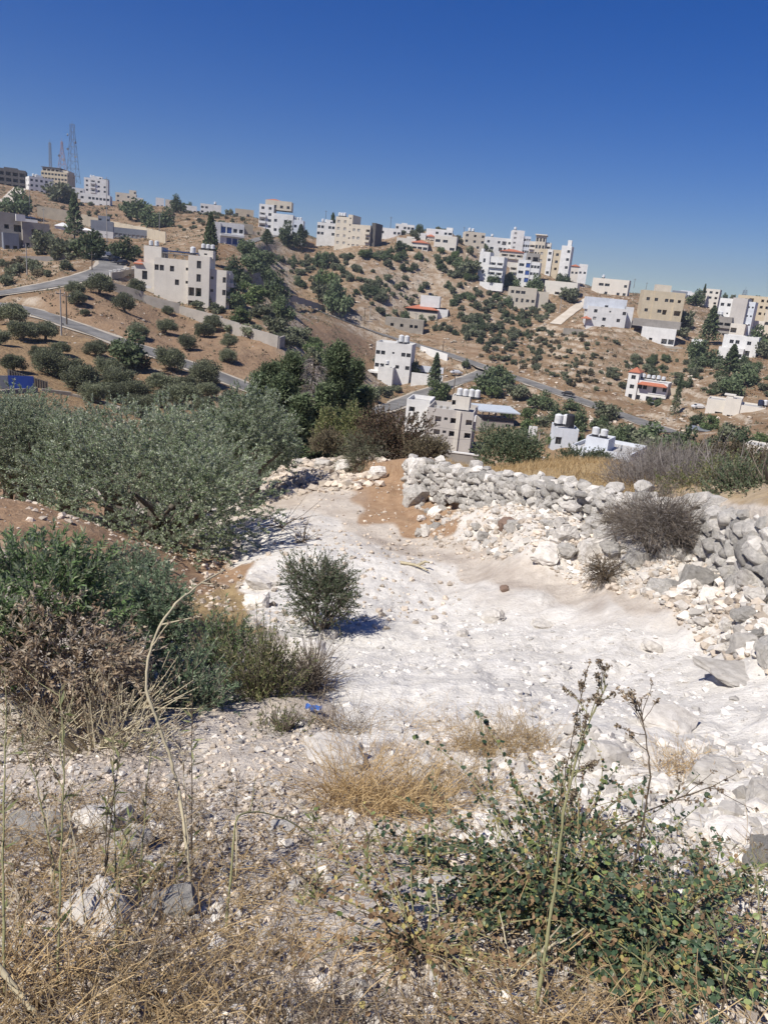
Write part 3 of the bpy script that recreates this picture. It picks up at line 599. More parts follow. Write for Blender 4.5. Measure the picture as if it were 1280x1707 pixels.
simple('scaffold_block', 'dark unfinished block right of the stepped white apartments', 171, 181, 304, 321, 640, 0, 'slate', ['OO', 'OO', 'OO'], d=8, cat='building')
simple('long_white_house', 'long white two storey house on the edge of the bare hill', 135, 175, 326, 341, 585, -10, 'white', ['w.wwwwww', 'bb.w.w.w'], ['w', 'w'])
simple('cream_crest_house', 'cream house with a taller right end amid crest trees', 193, 222, 324, 336, 590, -5, 'cream', ['w.ww', 'wwww'], d=9, pent=(.65, .33, 6))
simple('crest_hut', 'tiny white house at the foot of crest conifers', 226, 237, 332, 340, 580, 0, 'white', ['w.'])
simple('crest_bungalow', 'white bungalow with flat roof peeking between crest conifers', 260, 272, 333, 345, 560, 0, 'white', ['ww'])
simple('crest_bungalow', 'pale flat house right of the bungalow between crest conifers', 276, 290, 336, 348, 560, 0, 'cream', ['w.w'])
simple('crest_bungalow', 'white house at the lowest dip of the crest left of the rounded cottage', 308, 326, 345, 354, 545, 0, 'white', ['w.w'])
# centre crest
b = Bd('cream_apartment_block', 'big cream apartment block with a shaded end wall coloured dark on the crest', 555, 416, 405, -24, 'building')
b.blk(0, -4, 20, 52, 12, 1.0, 'cream', front=['ss', 'ss', 'ss', 'ss', '..'], para=.5).blk(20, -6, 7, 58, 11, .2, 'cream', front=['t', 't', 't', 't', 't', 't'], para=.4).blk(27, -8, 28, 46, 16, 0, 'cream', front=['ss.b', 'ss.b', 'ss.b', '...b'], right=['....', '....', '....', '....'], para=.5)
b.slab(55.2, -8, 6, 52, 10, 1.5, 'dark', 'shaded_end').tank(2, 50, 3, 4, .8, 1.6)  # dark slab on the right end: the end wall's shade put into colour
simple('white_terrace_house', 'white house with a shaded veranda left of the cream apartment block', 528, 556, 374, 391, 415, -6, 'white', ['ww.ww', 'ww..w'], d=9, pent=(.45, .35, 6), tanks=2)
simple('long_white_bungalow', 'long white bungalow right of the cream apartment block', 613, 664, 381, 398, 430, -4, 'white', ['.w.w..ww', '........'], d=9, tanks=1, pent=(.2, .2, 5))
simple('crest_villa', 'white villa half hidden by crest cypresses', 658, 688, 376, 390, 450, 0, 'white', ['w.wwW', '.....'], d=9, pent=(.3, .3, 3))
simple('white_slope_house', 'white house with a shaded porch below the crest cypresses', 660, 690, 399, 412, 418, -5, 'stone', ['w.ww'], d=8, pent=(.5, .4, 4))
simple('tile_roof_bungalow', 'cream bungalow with a small red tiled porch among olives', 686, 711, 406, 416, 412, -6, 'stone', ['WWW'], d=8, tile=True)
simple('upper_white_house', 'white house with a step in its roof high on the crest', 694, 708, 391, 402, 438, 0, 'white', ['w.'])
simple('red_gable_house', 'small house with red tiled hip roof between two white houses', 711, 722, 396, 404, 432, 0, 'stone', ['ww'], tile=True)
simple('broad_white_house', 'broad white house with a raised right corner on the crest', 709, 750, 384, 398, 440, -4, 'white', ['..w.wW', '......'], d=9, pent=(.75, .25, 5))
simple('arched_porch_house', 'pale stone house with a dark porch below the broad white house', 722, 757, 396, 416, 424, -6, 'stone', ['WW.', 'W.W'], ['w', '.'], d=9)
# right crest cluster
simple('cream_corner_house', 'cream and white corner house with roof panels and bright tanks', 773, 804, 390, 413, 462, 8, 'cream', ['w.o.w', 'w.w.w', '.w.w.'], left=['w', 'w', 'w'], d=10, tanks=2)
simple('shaded_white_house', 'white three storey house with loggias left of the white tower house', 808, 849, 398, 415, 458, 6, 'white', ['w.wOw', 'wW.Oww'], left=['w', 'w'], d=10, tanks=1)
b = simple('white_tower_house', 'tall white house, highest white block of the crest cluster', 850, 868, 389, 422, 455, 6, 'white', ['s.', 's.', 's.', 's.', 's.'], left=['..', '..', '..', '..', '..'], d=11, cat='building', tanks=1)
b.blk(18, 0, 11, 26, 9, .5, 'bluewhite', front=['wss', 'www', 'www'], para=.4)
simple('pink_roof_house', 'pale house with pink hip roof over a deep veranda in the crest cluster', 833, 868, 421, 438, 436, 4, 'stone', ['lll', '...'], d=10, tile=True)
b = Bd('cream_stair_tower', 'cream tower with tall slit windows and balconies at both sides', 876, 450, 442, -4, 'building')
b.blk(0, 0, 10, 42, 9, 1, 'stone', front=['b', 'b', 'b', 'b'], para=.4).blk(9, 0, 15, 52, 9, -.5, 'cream', front=['aaa', 'aaa', 'aaa', 'aaa', '...'], para=.3).slab(7.5, 52.5, 18, 1.5, 11, -1.5, 'stone', 'cornice').blk(24, 20, 9, 22, 8, 1, 'stone', front=['b', 'b'], para=.4)
b = Bd('cream_white_block', 'cream and white apartment block with a white tower at its right end', 893, 458, 436, -8, 'building')
b.blk(0, -4, 40, 42, 12, 0, 'tan', front=['s.wwo', 's.wwo', '..ooO', 'w.w..'], para=.4).blk(13, 0, 8, 38, 1, -.6, 'white', front=['w', 'w', '.', 'w'], para=.3, name='bay').blk(33, -2, 15, 47, 12, -.3, 'white', front=['.w', '.w', '.w', '..'], right=['..', '..', '..', '..'], para=.4).blk(40, 46, 6, 7, 3, 3, 'white', name='roof_room')
b = Bd('arched_white_house', 'white house with arched windows and stacked verandas on the slope', 794, 471, 424, -12, 'house')
b.blk(0, -4, 16, 50, 10, 0, 'white', front=['a', 'a', 'a'], para=.4).blk(16, -4, 22, 44, 10, .6, 'white', front=['bb', 'bb', 'OO'], right=['..', 'w.', '..'], para=.5).slab(0, 46, 4, 6, 3, 2, 'white', 'chimney').slab(8, -10, 36, 12, .4, -5, 'white', 'garden_wall')
b = Bd('blue_strip_house', 'white four storey house with a vertical blue glass strip', 845, 477, 420, -6, 'building')
b.blk(0, -2, 12, 36, 10, .8, 'stone', front=['l', 'l', 'l'], para=.6).blk(12, -4, 12, 44, 11, 0, 'white', front=['W', 'W', 'w', 'd'], para=.5).blk(24, -4, 8, 44, 10.5, -.3, 'white', front=['g', 'g', 'g', 'o'], para=.5).blk(32, -4, 14, 42, 11, 0, 'white', front=['www', 'www', 'www', 'www'], right=['w', 'w', 'w', 'w'], para=.5).blk(22, 40, 20, 12, 6, 4, 'grey', front=['oO'], para=.2, name='roof_room')
b = Bd('cream_arcade_house', 'wide cream two storey house with triple arches on the olive slope', 846, 513, 397, 5, 'house')
b.blk(0, -4, 42, 36, 10, 0, 'cream', front=['wWW..', '.aaww', 'd..dw'], left=['w', '.', '.'], para=.4).blk(42, -4, 20, 32, 9, 1.5, 'cream', front=['...', '...'], para=.4).blk(-8, -4, 9, 18, 6, 1, 'cream', front=['w'])
simple('veranda_bungalow', 'low stone bungalow with a red tiled veranda beside the dirt road', 905, 955, 471, 490, 412, -10, 'stone', ['..lll.'], d=8, tile=False)
simple('crest_white_bungalow', 'long white flat house under a round crest pine', 984, 1038, 467, 489, 450, -8, 'stone', ['.WW..w', '..w.ww'], d=9, tanks=1)
simple('far_gable_house', 'small pale house with a red gable beside the dark crest pine', 950, 962, 446, 456, 520, 0, 'stone', ['ww'], tile=True)
simple('far_gable_house', 'bright little house left of the dark crest pine', 963, 976, 443, 456, 520, 0, 'white', ['ww'])
# right slope
b = Bd('modern_white_house', 'modern white house with a blank upper block on a long stone terrace wall', 976, 546, 350, 10, 'house')
b.blk(0, -2, 58, 34, 10, 0, 'white', front=['.w..t..w', '.s.w..w.', '...w....'], left=['w.', '..'], para=.4).blk(-2, 28, 60, 18, 9, 3, 'bluewhite', front=['....W....'], para=.3).blk(56, 0, 14, 36, 8, 3, 'white', para=.3).hip(-6, 14, 10, 4, -1, 1.0)
b.slab(-36, -16, 62, 13, .6, -5, 'rock', 'terrace_wall').slab(26, -20, 46, 12, .6, -5, 'rock', 'terrace_wall')
b = Bd('tan_apartment_house', 'tan unfinished apartment house with black openings above the stone podium', 1064, 536, 372, 8, 'building')
b.blk(0, -4, 16, 50, 11, .5, 'tan', front=['w', 'w', 'w'], left=['w.', 'w.', 'w.'], para=.4).blk(16, -4, 30, 50, 11, 0, 'tan', front=['w.wW', '.WO.', '.OO.'], para=.4).blk(46, -4, 14, 50, 11, -.5, 'tan', front=['o', 'O', 'o'], right=['w.', '..', 'w.'], para=.4).blk(18, 46, 22, 10, 6, 3, 'cream', front=['...'], para=.3, name='roof_room')
b = Bd('podium_house', 'low white house under a grey slab on a tall rubble podium', 1066, 568, 352, -4, 'house')
b.blk(0, -2, 50, 24, 8, 0, 'white', front=['oo.OO'], para=.1).slab(-16, 22, 70, 11, 9, 1, 'grey', 'upper_terrace').slab(-22, -28, 86, 25, 9, -2, 'rock', 'podium').slab(46, -28, 18, 20, 4, -6, 'rock', 'ramp')
b = Bd('pale_apartment_tower', 'pale grey apartment block behind dark cypresses', 1165, 512, 450, -6, 'building')
b.blk(0, -4, 24, 30, 11, 0, 'stone', front=['wwo', 'wwo', 'w.o', 'ww.'], right=['ww', 'ww', 'ww', '..'], para=.5)
b = Bd('sandy_apartment_block', 'sandy apartment block with brown open loggias behind the terraced grey house', 1222, 530, 430, -8, 'building')
b.blk(0, -4, 52, 36, 12, 0, 'tan', front=['.oO.ooo', 'ooO.ooo', '.oo.ooo', '.......'], right=['oo', 'oo', 'oo', '..'], para=.5)
b = Bd('terraced_grey_house', 'grey and white terraced house stepping down beside the sandy block', 1180, 552, 408, -10, 'building')
b.blk(6, -4, 18, 52, 10, 2, 'white', front=['ww', 'wt', 'ww', '..'], para=.4).blk(24, -4, 20, 54, 12, 1, 'stucco', front=['....', '....', '....'], para=.4).blk(44, -4, 10, 50, 9, 3, 'bluewhite', front=['tt', 'tt', 'tt', '..'], para=.4).blk(0, -8, 30, 30, 8, -2, 'grey', front=['lll', 'lll'], para=.3).blk(30, -12, 20, 26, 8, -3, 'stone', front=['O.', 'll'], para=.3).tank(8, 24, 2, 0, .8, 1.6)
b = Bd('edge_apartment_house', 'pale stone house with long balconies below the sandy block', 1236, 560, 395, -6, 'building')
b.blk(0, -6, 26, 28, 9, 0, 'stone', front=['ll', 'll'], para=.5).blk(24, -6, 40, 44, 10, .5, 'cream', front=['...w', 'w.ww', '.w.w', '....'], para=.5).slab(34, -4, 30, 3, 6, -6, TILE, 'tile_canopy').tank(28, 40, 2, 3, .9, 1.9)
b = Bd('white_split_house', 'white split level house behind a pine with a pale terrace', 1146, 598, 335, -8, 'house')
b.blk(0, 0, 18, 28, 8, 0, 'white', front=['.', 'O'], left=['..', '..'], para=.4).blk(42, 12, 48, 28, 10, 3, 'white', front=['.ww.w.', 'www.O.'], right=['G', '.'], para=.4).blk(40, -8, 34, 30, 8, -1, 'white', front=['.WW', 'd.w'], para=.4).slab(36, -10, 70, 5, 5, -4, 'white', 'terrace').slab(40, -30, 74, 20, 1, -4.5, 'rock', 'terrace_wall')
b = Bd('red_roof_villa', 'white villa with a red roofed corner tower and red tiled terrace edge above the road', 1040, 664, 286, -10, 'house')
b.blk(0, -2, 16, 44, 7, 0, 'white', front=['w', 'w', 'd'], left=['w', 'w', '.'], para=0).hip(0, 42.5, 16, 7, 0, 1.6, .3).blk(16, -2, 44, 32, 9, .6, 'white', front=['ww.d.w', 'd.d.W.'], right=['w', '.'], para=.3).hip(17, 26, 42, 2.2, -1.4, .9, .2).tank(20, 33, 5, 4, .7, 1.2, gap=1.7).slab(34, 13, 26, 1, 1.0, -1.4, 'white', 'balcony').slab(44, 2, 24, 1, 5, -6, METAL, 'car_port').slab(-18, -14, 84, 7, .6, -9, 'rock', 'forecourt_wall').slab(-18, -8, 84, 1, 8.3, -9, 'roofgrey', 'forecourt').slab(58, 12, 22, 12, .5, 4, 'beige', 'yard_wall')
b = Bd('flat_beige_villa', 'low beige flat roofed villa with narrow window pairs and a side porch', 1172, 693, 242, -4, 'house')
b.blk(0, -4, 26, 28, 9, 2, 'stone', front=['.G'], para=.4).blk(26, -6, 22, 36, 10, 0, 'stone', front=['.aa.'], left=['w.'], para=.4).blk(48, -6, 34, 28, 10, .4, 'stone', front=['aa.aa'], para=.4).blk(82, -8, 24, 26, 8, 1, 'stone', front=['GG'], para=.4).slab(22, 34, 16, 2, 3, 3, 'stone', 'roof_slab').slab(26, 28, 9, 7, 2.4, 3.2, 'stone', 'roof_room').tank(74, 24, 1, 4, .8, 1.6, PANEL).tank(80, 24, 1, 5, .7, 1.5).slab(-52, -12, 52, 1, 10, -2, 'roofgrey', 'forecourt')
b = Bd('sheet_roof_shed', 'long cream shed with a grey sheet roof below the beige villa', 1143, 724, 205, -12, 'shed')
b.blk(0, -3, 42, 12, 6, 0, 'cream', front=['....'], para=0).slab(-1, 9.6, 44, 1.2, 7, -.5, METAL, 'sheet_roof')
b = Bd('stone_outbuilding', 'small pale outbuilding with a flat roof and chimney among the valley trees', 1236, 760, 168, -10, 'shed')
b.blk(0, -6, 36, 24, 6, 0, 'stone', front=['..w.', '....'], para=.2).slab(24, 18, 3, 5, .6, 2, 'stone', 'chimney')
# tiny far houses on the hazy right skyline
for i, (x, y, w, h, mt, lb) in enumerate([(1118, 496, 22, 9, 'slate', 'grey flat house on the far skyline behind the tan apartment house'), (1132, 493, 16, 7, 'bluewhite', 'small white house on the far skyline behind the tan apartment house'), (1148, 497, 16, 7, 'white', 'low white house on the far skyline beside the dark cypresses'), (1090, 489, 20, 8, 'white', 'white house top showing over the tan apartment house')]):
    simple('skyline_house', lb, x, x+w, y-h, y, 640, 0, mt, ['ww.ww'], d=9)
# ------------------------------------------------------------------ long walls
def long_wall(name, label, pix, hpx, mat, t=.4, cap=None, rows=0, group=None, drop=2.5):
    """pix: (x, y_bottom, distance); panels between posts are separate parts"""
    P = []
    for x, y, r in pix:
        q = hit(x, y, ground_h, r*.75); P.append(q if math.hypot(q[0], q[1]) < r*1.2 else at(x, y, r))
    root = empty(name, P[0]); tag(root, label, 'wall', group)
    for i, (a, b) in enumerate(zip(P[:-1], P[1:])):
        n = max(1, int(np.hypot(*(b-a)[:2])/9)); ha = hpx*pix[i][2]/FPX; hb = hpx*pix[i+1][2]/FPX
        for j in range(n):
            p = a+(b-a)*j/n - P[0]; q = a+(b-a)*(j+1)/n - P[0]; h0 = ha+(hb-ha)*j/n; d = nrm((q-p)[:2]); nn = np.array([d[1], -d[0]])*t/2
            zt = (p[2]+q[2])/2 + h0; m = MB(); e = .03
            c = [p[:2]+d*e-nn, q[:2]-d*e-nn, q[:2]-d*e+nn, p[:2]+d*e+nn]; V = [(*x, min(p[2], q[2])-drop) for x in c]+[(*x, z) for x, z in zip(c, (zt+(p[2]-q[2])*.35, zt-(p[2]-q[2])*.35, zt-(p[2]-q[2])*.35, zt+(p[2]-q[2])*.35))]
            m.add(V, [[0, 3, 2, 1], [4, 5, 6, 7], [0, 1, 5, 4], [1, 2, 6, 5], [2, 3, 7, 6], [3, 0, 4, 7]]); m.build('wall_panel', FM[mat], root)
    return root
long_wall('compound_wall', 'long beige compound wall running across the bare left hillside', [(63, 362, 420), (115, 371, 405), (180, 385, 385), (245, 398, 366), (277, 405, 352)], 15, 'beige')
long_wall('garden_wall', 'long grey stone garden wall stepping down from the big stone house through the olive slope', [(158, 478, 212), (190, 486, 211), (240, 504, 209), (300, 524, 202), (370, 545, 193), (400, 556, 188)], 13, 'block')
long_wall('garden_wall', 'pale block wall with a dark end closing the lower olive slope', [(378, 556, 190), (420, 566, 182), (464, 583, 172), (473, 578, 178)], 17, 'block')
long_wall('terrace_wall', 'dark concrete terrace wall topping the pale rock cut beside the road', [(30, 437, 262), (90, 434, 262), (150, 431, 264), (168, 432, 268)], 6, 'grey', drop=1)
long_wall('road_parapet', 'brown stepped parapet with white posts at the road bend', [(186, 466, 226), (205, 463, 232), (226, 458, 240)], 9, 'block')
long_wall('kerb_wall', 'low pale kerb wall edging the olive plot beside the blue sheet fence', [(70, 652, 95), (120, 660, 97), (170, 673, 98), (216, 690, 99)], 5, 'rock', drop=.6)
long_wall('kerb_wall', 'low rubble wall under the blue sheet fence', [(-60, 656, 92), (0, 656, 93), (62, 654, 95)], 6, 'rock', drop=.6)
long_wall('verge_wall', 'pale low wall along the upper side of the valley road', [(470, 490, 342), (540, 514, 332), (600, 538, 330)], 3, 'block', drop=1)
long_wall('verge_wall', 'pale stone retaining wall under the road above the white villa', [(700, 588, 306), (745, 606, 300)], 9, 'white')
for i, (x, y, r) in enumerate([(186, 462, 226), (193, 461, 228), (200, 459, 231), (207, 458, 234), (214, 456, 237), (223, 455, 240)]):
    P = hit(x, y, ground_h, r*.75); m = MB(); m.box(-.35, .35, -.35, .35, -1, 1.3); m.box(-.45, .45, -.45, .45, 1.3, 1.5); o = m.build('wall_post', FM['white']); o.location = P; tag(o, 'white capped post on the stepped road parapet', 'post', 'posts of the stepped road parapet')
# blue sheet fence
root = empty('blue_sheet_fence', at(0, 645, 94)); tag(root, 'bright blue sheet fence on a low rubble wall', 'fence')
for x0, x1 in ((-38, 0), (1, 14), (15, 57)):
    a = at(x0, 648, 94)-at(0, 645, 94); c = at(x1, 648, 94)-at(0, 645, 94); m = MB(); d = nrm((c-a)[None])[0]
    m.add([(*a[:2], a[2]), (*c[:2], c[2]), (c[0], c[1], a[2]+1.45), (a[0], a[1], a[2]+1.45), (a[0], a[1]+.06, a[2]), (c[0], c[1]+.06, c[2]), (c[0], c[1]+.06, a[2]+1.45), (a[0], a[1]+.06, a[2]+1.45)], [[0, 1, 2, 3], [5, 4, 7, 6], [3, 2, 6, 7], [1, 5, 6, 2], [4, 0, 3, 7]]); m.build('sheet', BLUEP if x0 != 1 else FM['slate'], root)
root = empty('slat_fence', at(60, 636, 99)); tag(root, 'dark slatted fence sloping behind the blue sheet fence', 'fence')
for i in range(16):
    p = at(16+i*4.2, 640+i*.9, 99)-at(60, 636, 99); m = MB(); m.box(-.13, .13, -.02, .02, -.4, 1.7-i*.03); o = m.build('slat', FM['dark'], root); o.location = p
for z in (.3, 1.2):
    m = MB(); m.bar(at(16, 640, 99.2)-at(60, 636, 99)+np.array([0, 0, z]), at(79, 654, 99.2)-at(60, 636, 99)+np.array([0, 0, z]), .05); m.build('rail', FM['dark'], root)

# ------------------------------------------------------------------ masts and poles
def lattice(px, pyb, pyt, r, wb, wt, label, col, dishes=0):
    P = at(px, pyb, r); H = (pyb-pyt)*r/FPX; root = empty('lattice_mast', P); tag(root, label, 'mast'); n = max(6, int(H/5))
    legs = [MB() for _ in range(4)]; br = MB(); s = [(-1, -1), (1, -1), (1, 1), (-1, 1)]
    W_ = lambda z: (wb+(wt-wb)*min(1, z/H*1.15))/2
    for i in range(n):
        z0 = H*i/n; z1 = H*(i+1)/n; a = W_(z0); c = W_(z1)
        for q in range(4):
            u = s[q]; v = s[(q+1) % 4]; legs[q].bar((u[0]*a, u[1]*a, z0), (u[0]*c, u[1]*c, z1), .16); br.bar((u[0]*a, u[1]*a, z0), (v[0]*c, v[1]*c, z1), .09); br.bar((u[0]*c, u[1]*c, z1), (v[0]*c, v[1]*c, z1), .09)
    for l in legs: l.build('leg', col, root)
    br.build('bracing', col, root)
    for i in range(dishes):
        m = MB(); m.cyl((0, 0, 0), .9, .4, 12); o = m.build('dish', METAL, root); o.location = ((-1)**i*W_(H*.6)*1.4, -W_(H*.6), H*(.45+.12*i)); o.rotation_euler = (rad(90), 0, .5*i)
    m = MB(); m.bar((0, 0, H), (0, 0, H+2.5), .1); m.build('spike', col, root)
MASTB = plain('mast_steel_blue', (.16, .19, .24), .6, .15, 1); MASTR = plain('mast_paint_red_white', (.42, .30, .30), .6, .3, .15)
lattice(123, 305, 228, 700, 8.0, 2.6, 'tallest blue grey lattice mast beside the tan office block', MASTB, 4)
lattice(105, 292, 248, 690, 6.0, 1.0, 'middle reddish lattice mast behind the tan office block', MASTR, 2)
lattice(85, 285, 248, 690, 1.6, 1.2, 'thin pale mast at the left end of the tan office block', METAL, 0)
lattice(1237, 506, 487, 700, 5, 2, 'small far lattice mast behind the sandy apartment block', MASTB, 0)
def pole(px, pyb, pyt, r, label, mat=CONCP, arm=1.6, group='power poles', rad_=.14):
    P = hit(px, pyb, ground_h, r*.75); r = min(r*1.15, math.hypot(P[0], P[1])); P = at(px, pyb, r); H = (pyb-pyt)*r/FPX; root = empty('power_pole', P); tag(root, label, 'pole', group)
    m = MB(); m.cyl((0, 0, -1), rad_*1.25, H+1, 8, rad_*.7); m.build('shaft', mat, root, True)
    if arm:
        m = MB(); m.box(-arm/2, arm/2, -.06, .06, H-.8, H-.65); m.build('crossarm', DARKM, root)
        for x in (-arm*.45, 0, arm*.45):
            m = MB(); m.cyl((x, 0, H-.65), .06, .22, 6, .04); m.build('insulator', TANKW, root)
    return P + np.array([0, 0, H-.4])
p_ = {}
for i, (x, yb, yt, r, lb, mt) in enumerate([(51, 366, 318, 380, 'grey pole rising in front of the hilltop beside the panel shed', CONCP), (179, 418, 316, 300, 'tall grey pole in front of the mural house', CONCP), (266, 400, 361, 340, 'grey pole with a box near the end of the beige wall', CONCP),
        (213, 432, 394, 262, 'grey pole by the dark roadside gate', CONCP), (46, 460, 415, 255, 'thin pole standing before the rock cut', CONCP), (154, 452, 424, 250, 'dark pole at the right end of the rock cut', WOODP),
        (103, 560, 492, 162, 'pale pole standing beside the lower road', CONCP), (112, 543, 494, 166, 'dark wooden pole beside the lower road', WOODP), (74, 375, 352, 400, 'slim pole in front of the long beige wall', CONCP),
        (616, 536, 510, 335, 'grey pole beside the ruin above the road', CONCP), (607, 536, 513, 338, 'thin pole beside the olive thicket above the road', WOODP), (692, 546, 522, 352, 'grey pole below the red skirted house', CONCP), (540, 512, 492, 345, 'pole in front of the wide thicket above the road', CONCP),
        (737, 592, 568, 305, 'dark pole at the edge of the valley road', WOODP), (755, 660, 622, 250, 'wooden pole by the road junction', WOODP), (865, 622, 594, 296, 'dark pole on the rock cut above the valley road', WOODP), (820, 605, 583, 305, 'thin pole by the pale rock cut', WOODP),
        (932, 522, 497, 385, 'grey pole beside the dirt road', CONCP), (832, 478, 455, 418, 'pole by the white garden wall on the slope', CONCP), (458, 372, 352, 445, 'pole before the white apartment house on the crest', WOODP), (650, 386, 364, 470, 'dark pole on the crest over the long bungalow', WOODP), (542, 378, 354, 470, 'dark pole on the crest over the terrace house', WOODP), (772, 396, 380, 500, 'dark pole beside the cream corner house', WOODP),
        (1056, 478, 466, 520, 'dark pole on the right crest line', WOODP), (1076, 482, 472, 540, 'far dark pole right of the crest pine', WOODP), (896, 745, 716, 150, 'grey pole beside the tank house', CONCP)]):
    p_[i] = pole(x, yb, yt, r, lb, mt)
WIRE = plain('cable_rubber', (.03, .03, .03), .6, .1, 1)
def wire(a, b, label, sag=.04):
    t = np.linspace(0, 1, 13)[:, None]; P = a[None]*(1-t)+b[None]*t; P[:, 2] -= sag*np.linalg.norm(b-a)*4*(t*(1-t))[:, 0]
    V, F = tubes((P-a)[None], np.full((1, 13), .02), 4); o = link('overhead_cable', mesh_np('overhead_cable', V, F, WIRE)); o.location = a; tag(o, label, 'cable')
wire(at(690, 702, 170), at(900, 716, 149), 'upper cable sagging across the front of the stucco house'); wire(at(690, 722, 170), at(900, 722, 149), 'lower cable sagging across the front of the stucco house')
wire(p_[9], p_[11], 'thin cable between poles below the red skirted house'); wire(p_[13], p_[16], 'thin cable along the valley road')

# ------------------------------------------------------------------ cars
def car(px, py, r, heading, col, label, p=None):
    P = hit(px, py, base_h, r*.75); k = math.hypot(P[0], P[1]); root = empty('parked_car', P + np.array([0, 0, .1]), heading); tag(root, label, 'car')
    paint = plain('car_paint', col, .3, .05, 1, spec=.5)
    prof = [(-2.15, .35), (-2.2, .75), (-1.9, .9), (-1.45, .95), (-.95, 1.42), (.75, 1.45), (1.4, .98), (2.05, .85), (2.2, .6), (2.15, .35)]
    def ext(pr, w0, w1):
        n = len(pr); V = [(x, -w0 if z < 1 else -w1, z) for x, z in pr]+[(x, w0 if z < 1 else w1, z) for x, z in pr]; return V, n
    m = MB(); V, n = ext(prof, .86, .70); i = np.arange(n); j = (i+1) % n; m.add(V, np.c_[i, i+n, j+n, j]); 
    for s in (0, n): m.add(V, [[s+a, s+b, s+c] for a, b, c in ((0, 1, 2), (0, 2, 3), (0, 3, 6), (0, 6, 9), (6, 7, 8), (6, 8, 9), (3, 4, 5), (3, 5, 6))])
    m.build('body', paint, root)
    for sgn in (-1, 1):
        g = MB(); y0, y1 = sgn*.80, sgn*.715; g.quad((-1.25, y0, 1.0), (1.2, y0, 1.0), (.7, y1, 1.38), (-.9, y1, 1.38)); g.build('side_window', GLS, root)
        for x in (-1.35, 1.35):
            w = MB(); w.cyl((0, 0, -.1), .33, .2, 12); o = w.build('wheel', DARKM, root); w = MB(); w.cyl((0, 0, .1), .18, .02, 8); w.build('rim', METAL, o); o.location = (x, sgn*.78, .33); o.rotation_euler = (rad(-90*sgn), 0, 0)
        g = MB(); g.box(2.16, 2.22, sgn*.6-.15, sgn*.6+.15, .6, .72); g.build('headlight', TANKW, root)
    for (xa, za, xb, zb) in ((-1.42, 1.0, -1.0, 1.38), (1.36, 1.02, .8, 1.40)):
        g = MB(); o_ = .03*(1 if xa > 0 else -1); g.quad((xa+o_, -.66, za), (xa+o_, .66, za), (xb+o_, .6, zb), (xb+o_, -.6, zb)); g.build('windscreen', GLS, root)
car(177, 428, 250, rad(60), (.68, .68, .68), 'white car on the road behind the dark parked car')
car(193, 437, 240, rad(70), (.02, .02, .022), 'dark car parked at the roadside hedge by the bend')
car(206, 443, 232, rad(75), (.02, .02, .022), 'second dark car in the hedge shade by the bend')
car(760, 624, 285, rad(20), (.66, .66, .67), 'white pickup parked by the road junction bush')
car(946, 661, 268, rad(-28), (.015, .015, .018), 'black car driving down the valley road')
car(1163, 682, 250, rad(15), (.68, .68, .68), 'white car in front of the beige flat villa')
car(1000, 530, 350, rad(15), (.55, .55, .56), 'pale car by the modern white house')
car(243, 480, 222, rad(10), (.05, .055, .065), 'dark car under the white arch of the large stone house')
# ------------------------------------------------------------------ trees and bushes
BARK = plain('olive_bark', (.16, .135, .105), .95, .3, 6, .6)
OLIVE = leafmat('olive_leaf', (.045, .062, .034), (.105, .125, .075), (.15, .165, .115), .2, .5, (.17, .19, .145))
OLIVEF = leafmat('far_olive_foliage', (.125, .140, .082), (.21, .225, .14), (.25, .26, .17), .3, .75)
PINE = leafmat('pine_needles', (.080, .112, .056), (.155, .195, .10), (.19, .22, .12), .3, .75)
GREENB = leafmat('fresh_green_leaf', (.09, .135, .05), (.175, .23, .095), (.22, .25, .12), .35, .7)
SCRUB = leafmat('scrub_foliage', (.105, .092, .055), (.18, .155, .095), (.23, .18, .115), .2, .8)
BROWNL = leafmat('brown_bush_leaf', (.085, .055, .035), (.15, .10, .065), (.10, .10, .05), .2, .8)
GREYT = leafmat('grey_dead_twig', (.17, .15, .135), (.30, .27, .245), (.12, .10, .09), 0, .9)
def crown_pts(n, R, clumps, seed, crad=.34, flat=.8, lower=-.6, hollow=.45):
    """leaf centres and outward directions of an uneven crown made of many clumps"""
    g = np.random.default_rng(seed); d = rdir(clumps*3, g); d = d[d[:, 2] > lower][:clumps]; m = len(d)
    rr = (hollow+(1-hollow)*g.random(m)**.6)[:, None]; c = d*rr*(1-.5*crad); c *= 1 + .18*np.sin(3*np.arctan2(d[:, 1], d[:, 0])+seed)[:, None]
    cs = crad*(.55+.75*g.random(m)); w = cs**2; k = g.choice(m, n, p=w/w.sum())
    u = rdir(n, g)*(g.random(n)**.45)[:, None]; p = c[k] + u*cs[k][:, None]
    out = nrm(p*.8 + u*.7 + np.array([0, 0, .25])); p = p*np.array([R, R, R*flat]); return p, out, g
def crown_mesh(name, n, R, clumps, ln, wd, mat, seed, flat=.8, crad=.34, up=.2, spread=.9, lower=-.6, lift=0.0, hollow=.45):
    p, out, g = crown_pts(n, R, clumps, seed, crad, flat, lower, hollow)
    D = nrm(out + spread*rdir(n, g) + np.array([0, 0, up])); Nn = nrm(out*.6 + rdir(n, g) + np.array([0, 0, .5])); sc = .7+.6*g.random(n)
    p[:, 2] += lift
    V, F = leaves(p, D, Nn, ln*sc, wd*sc); return mesh_np(name, V, F, mat)
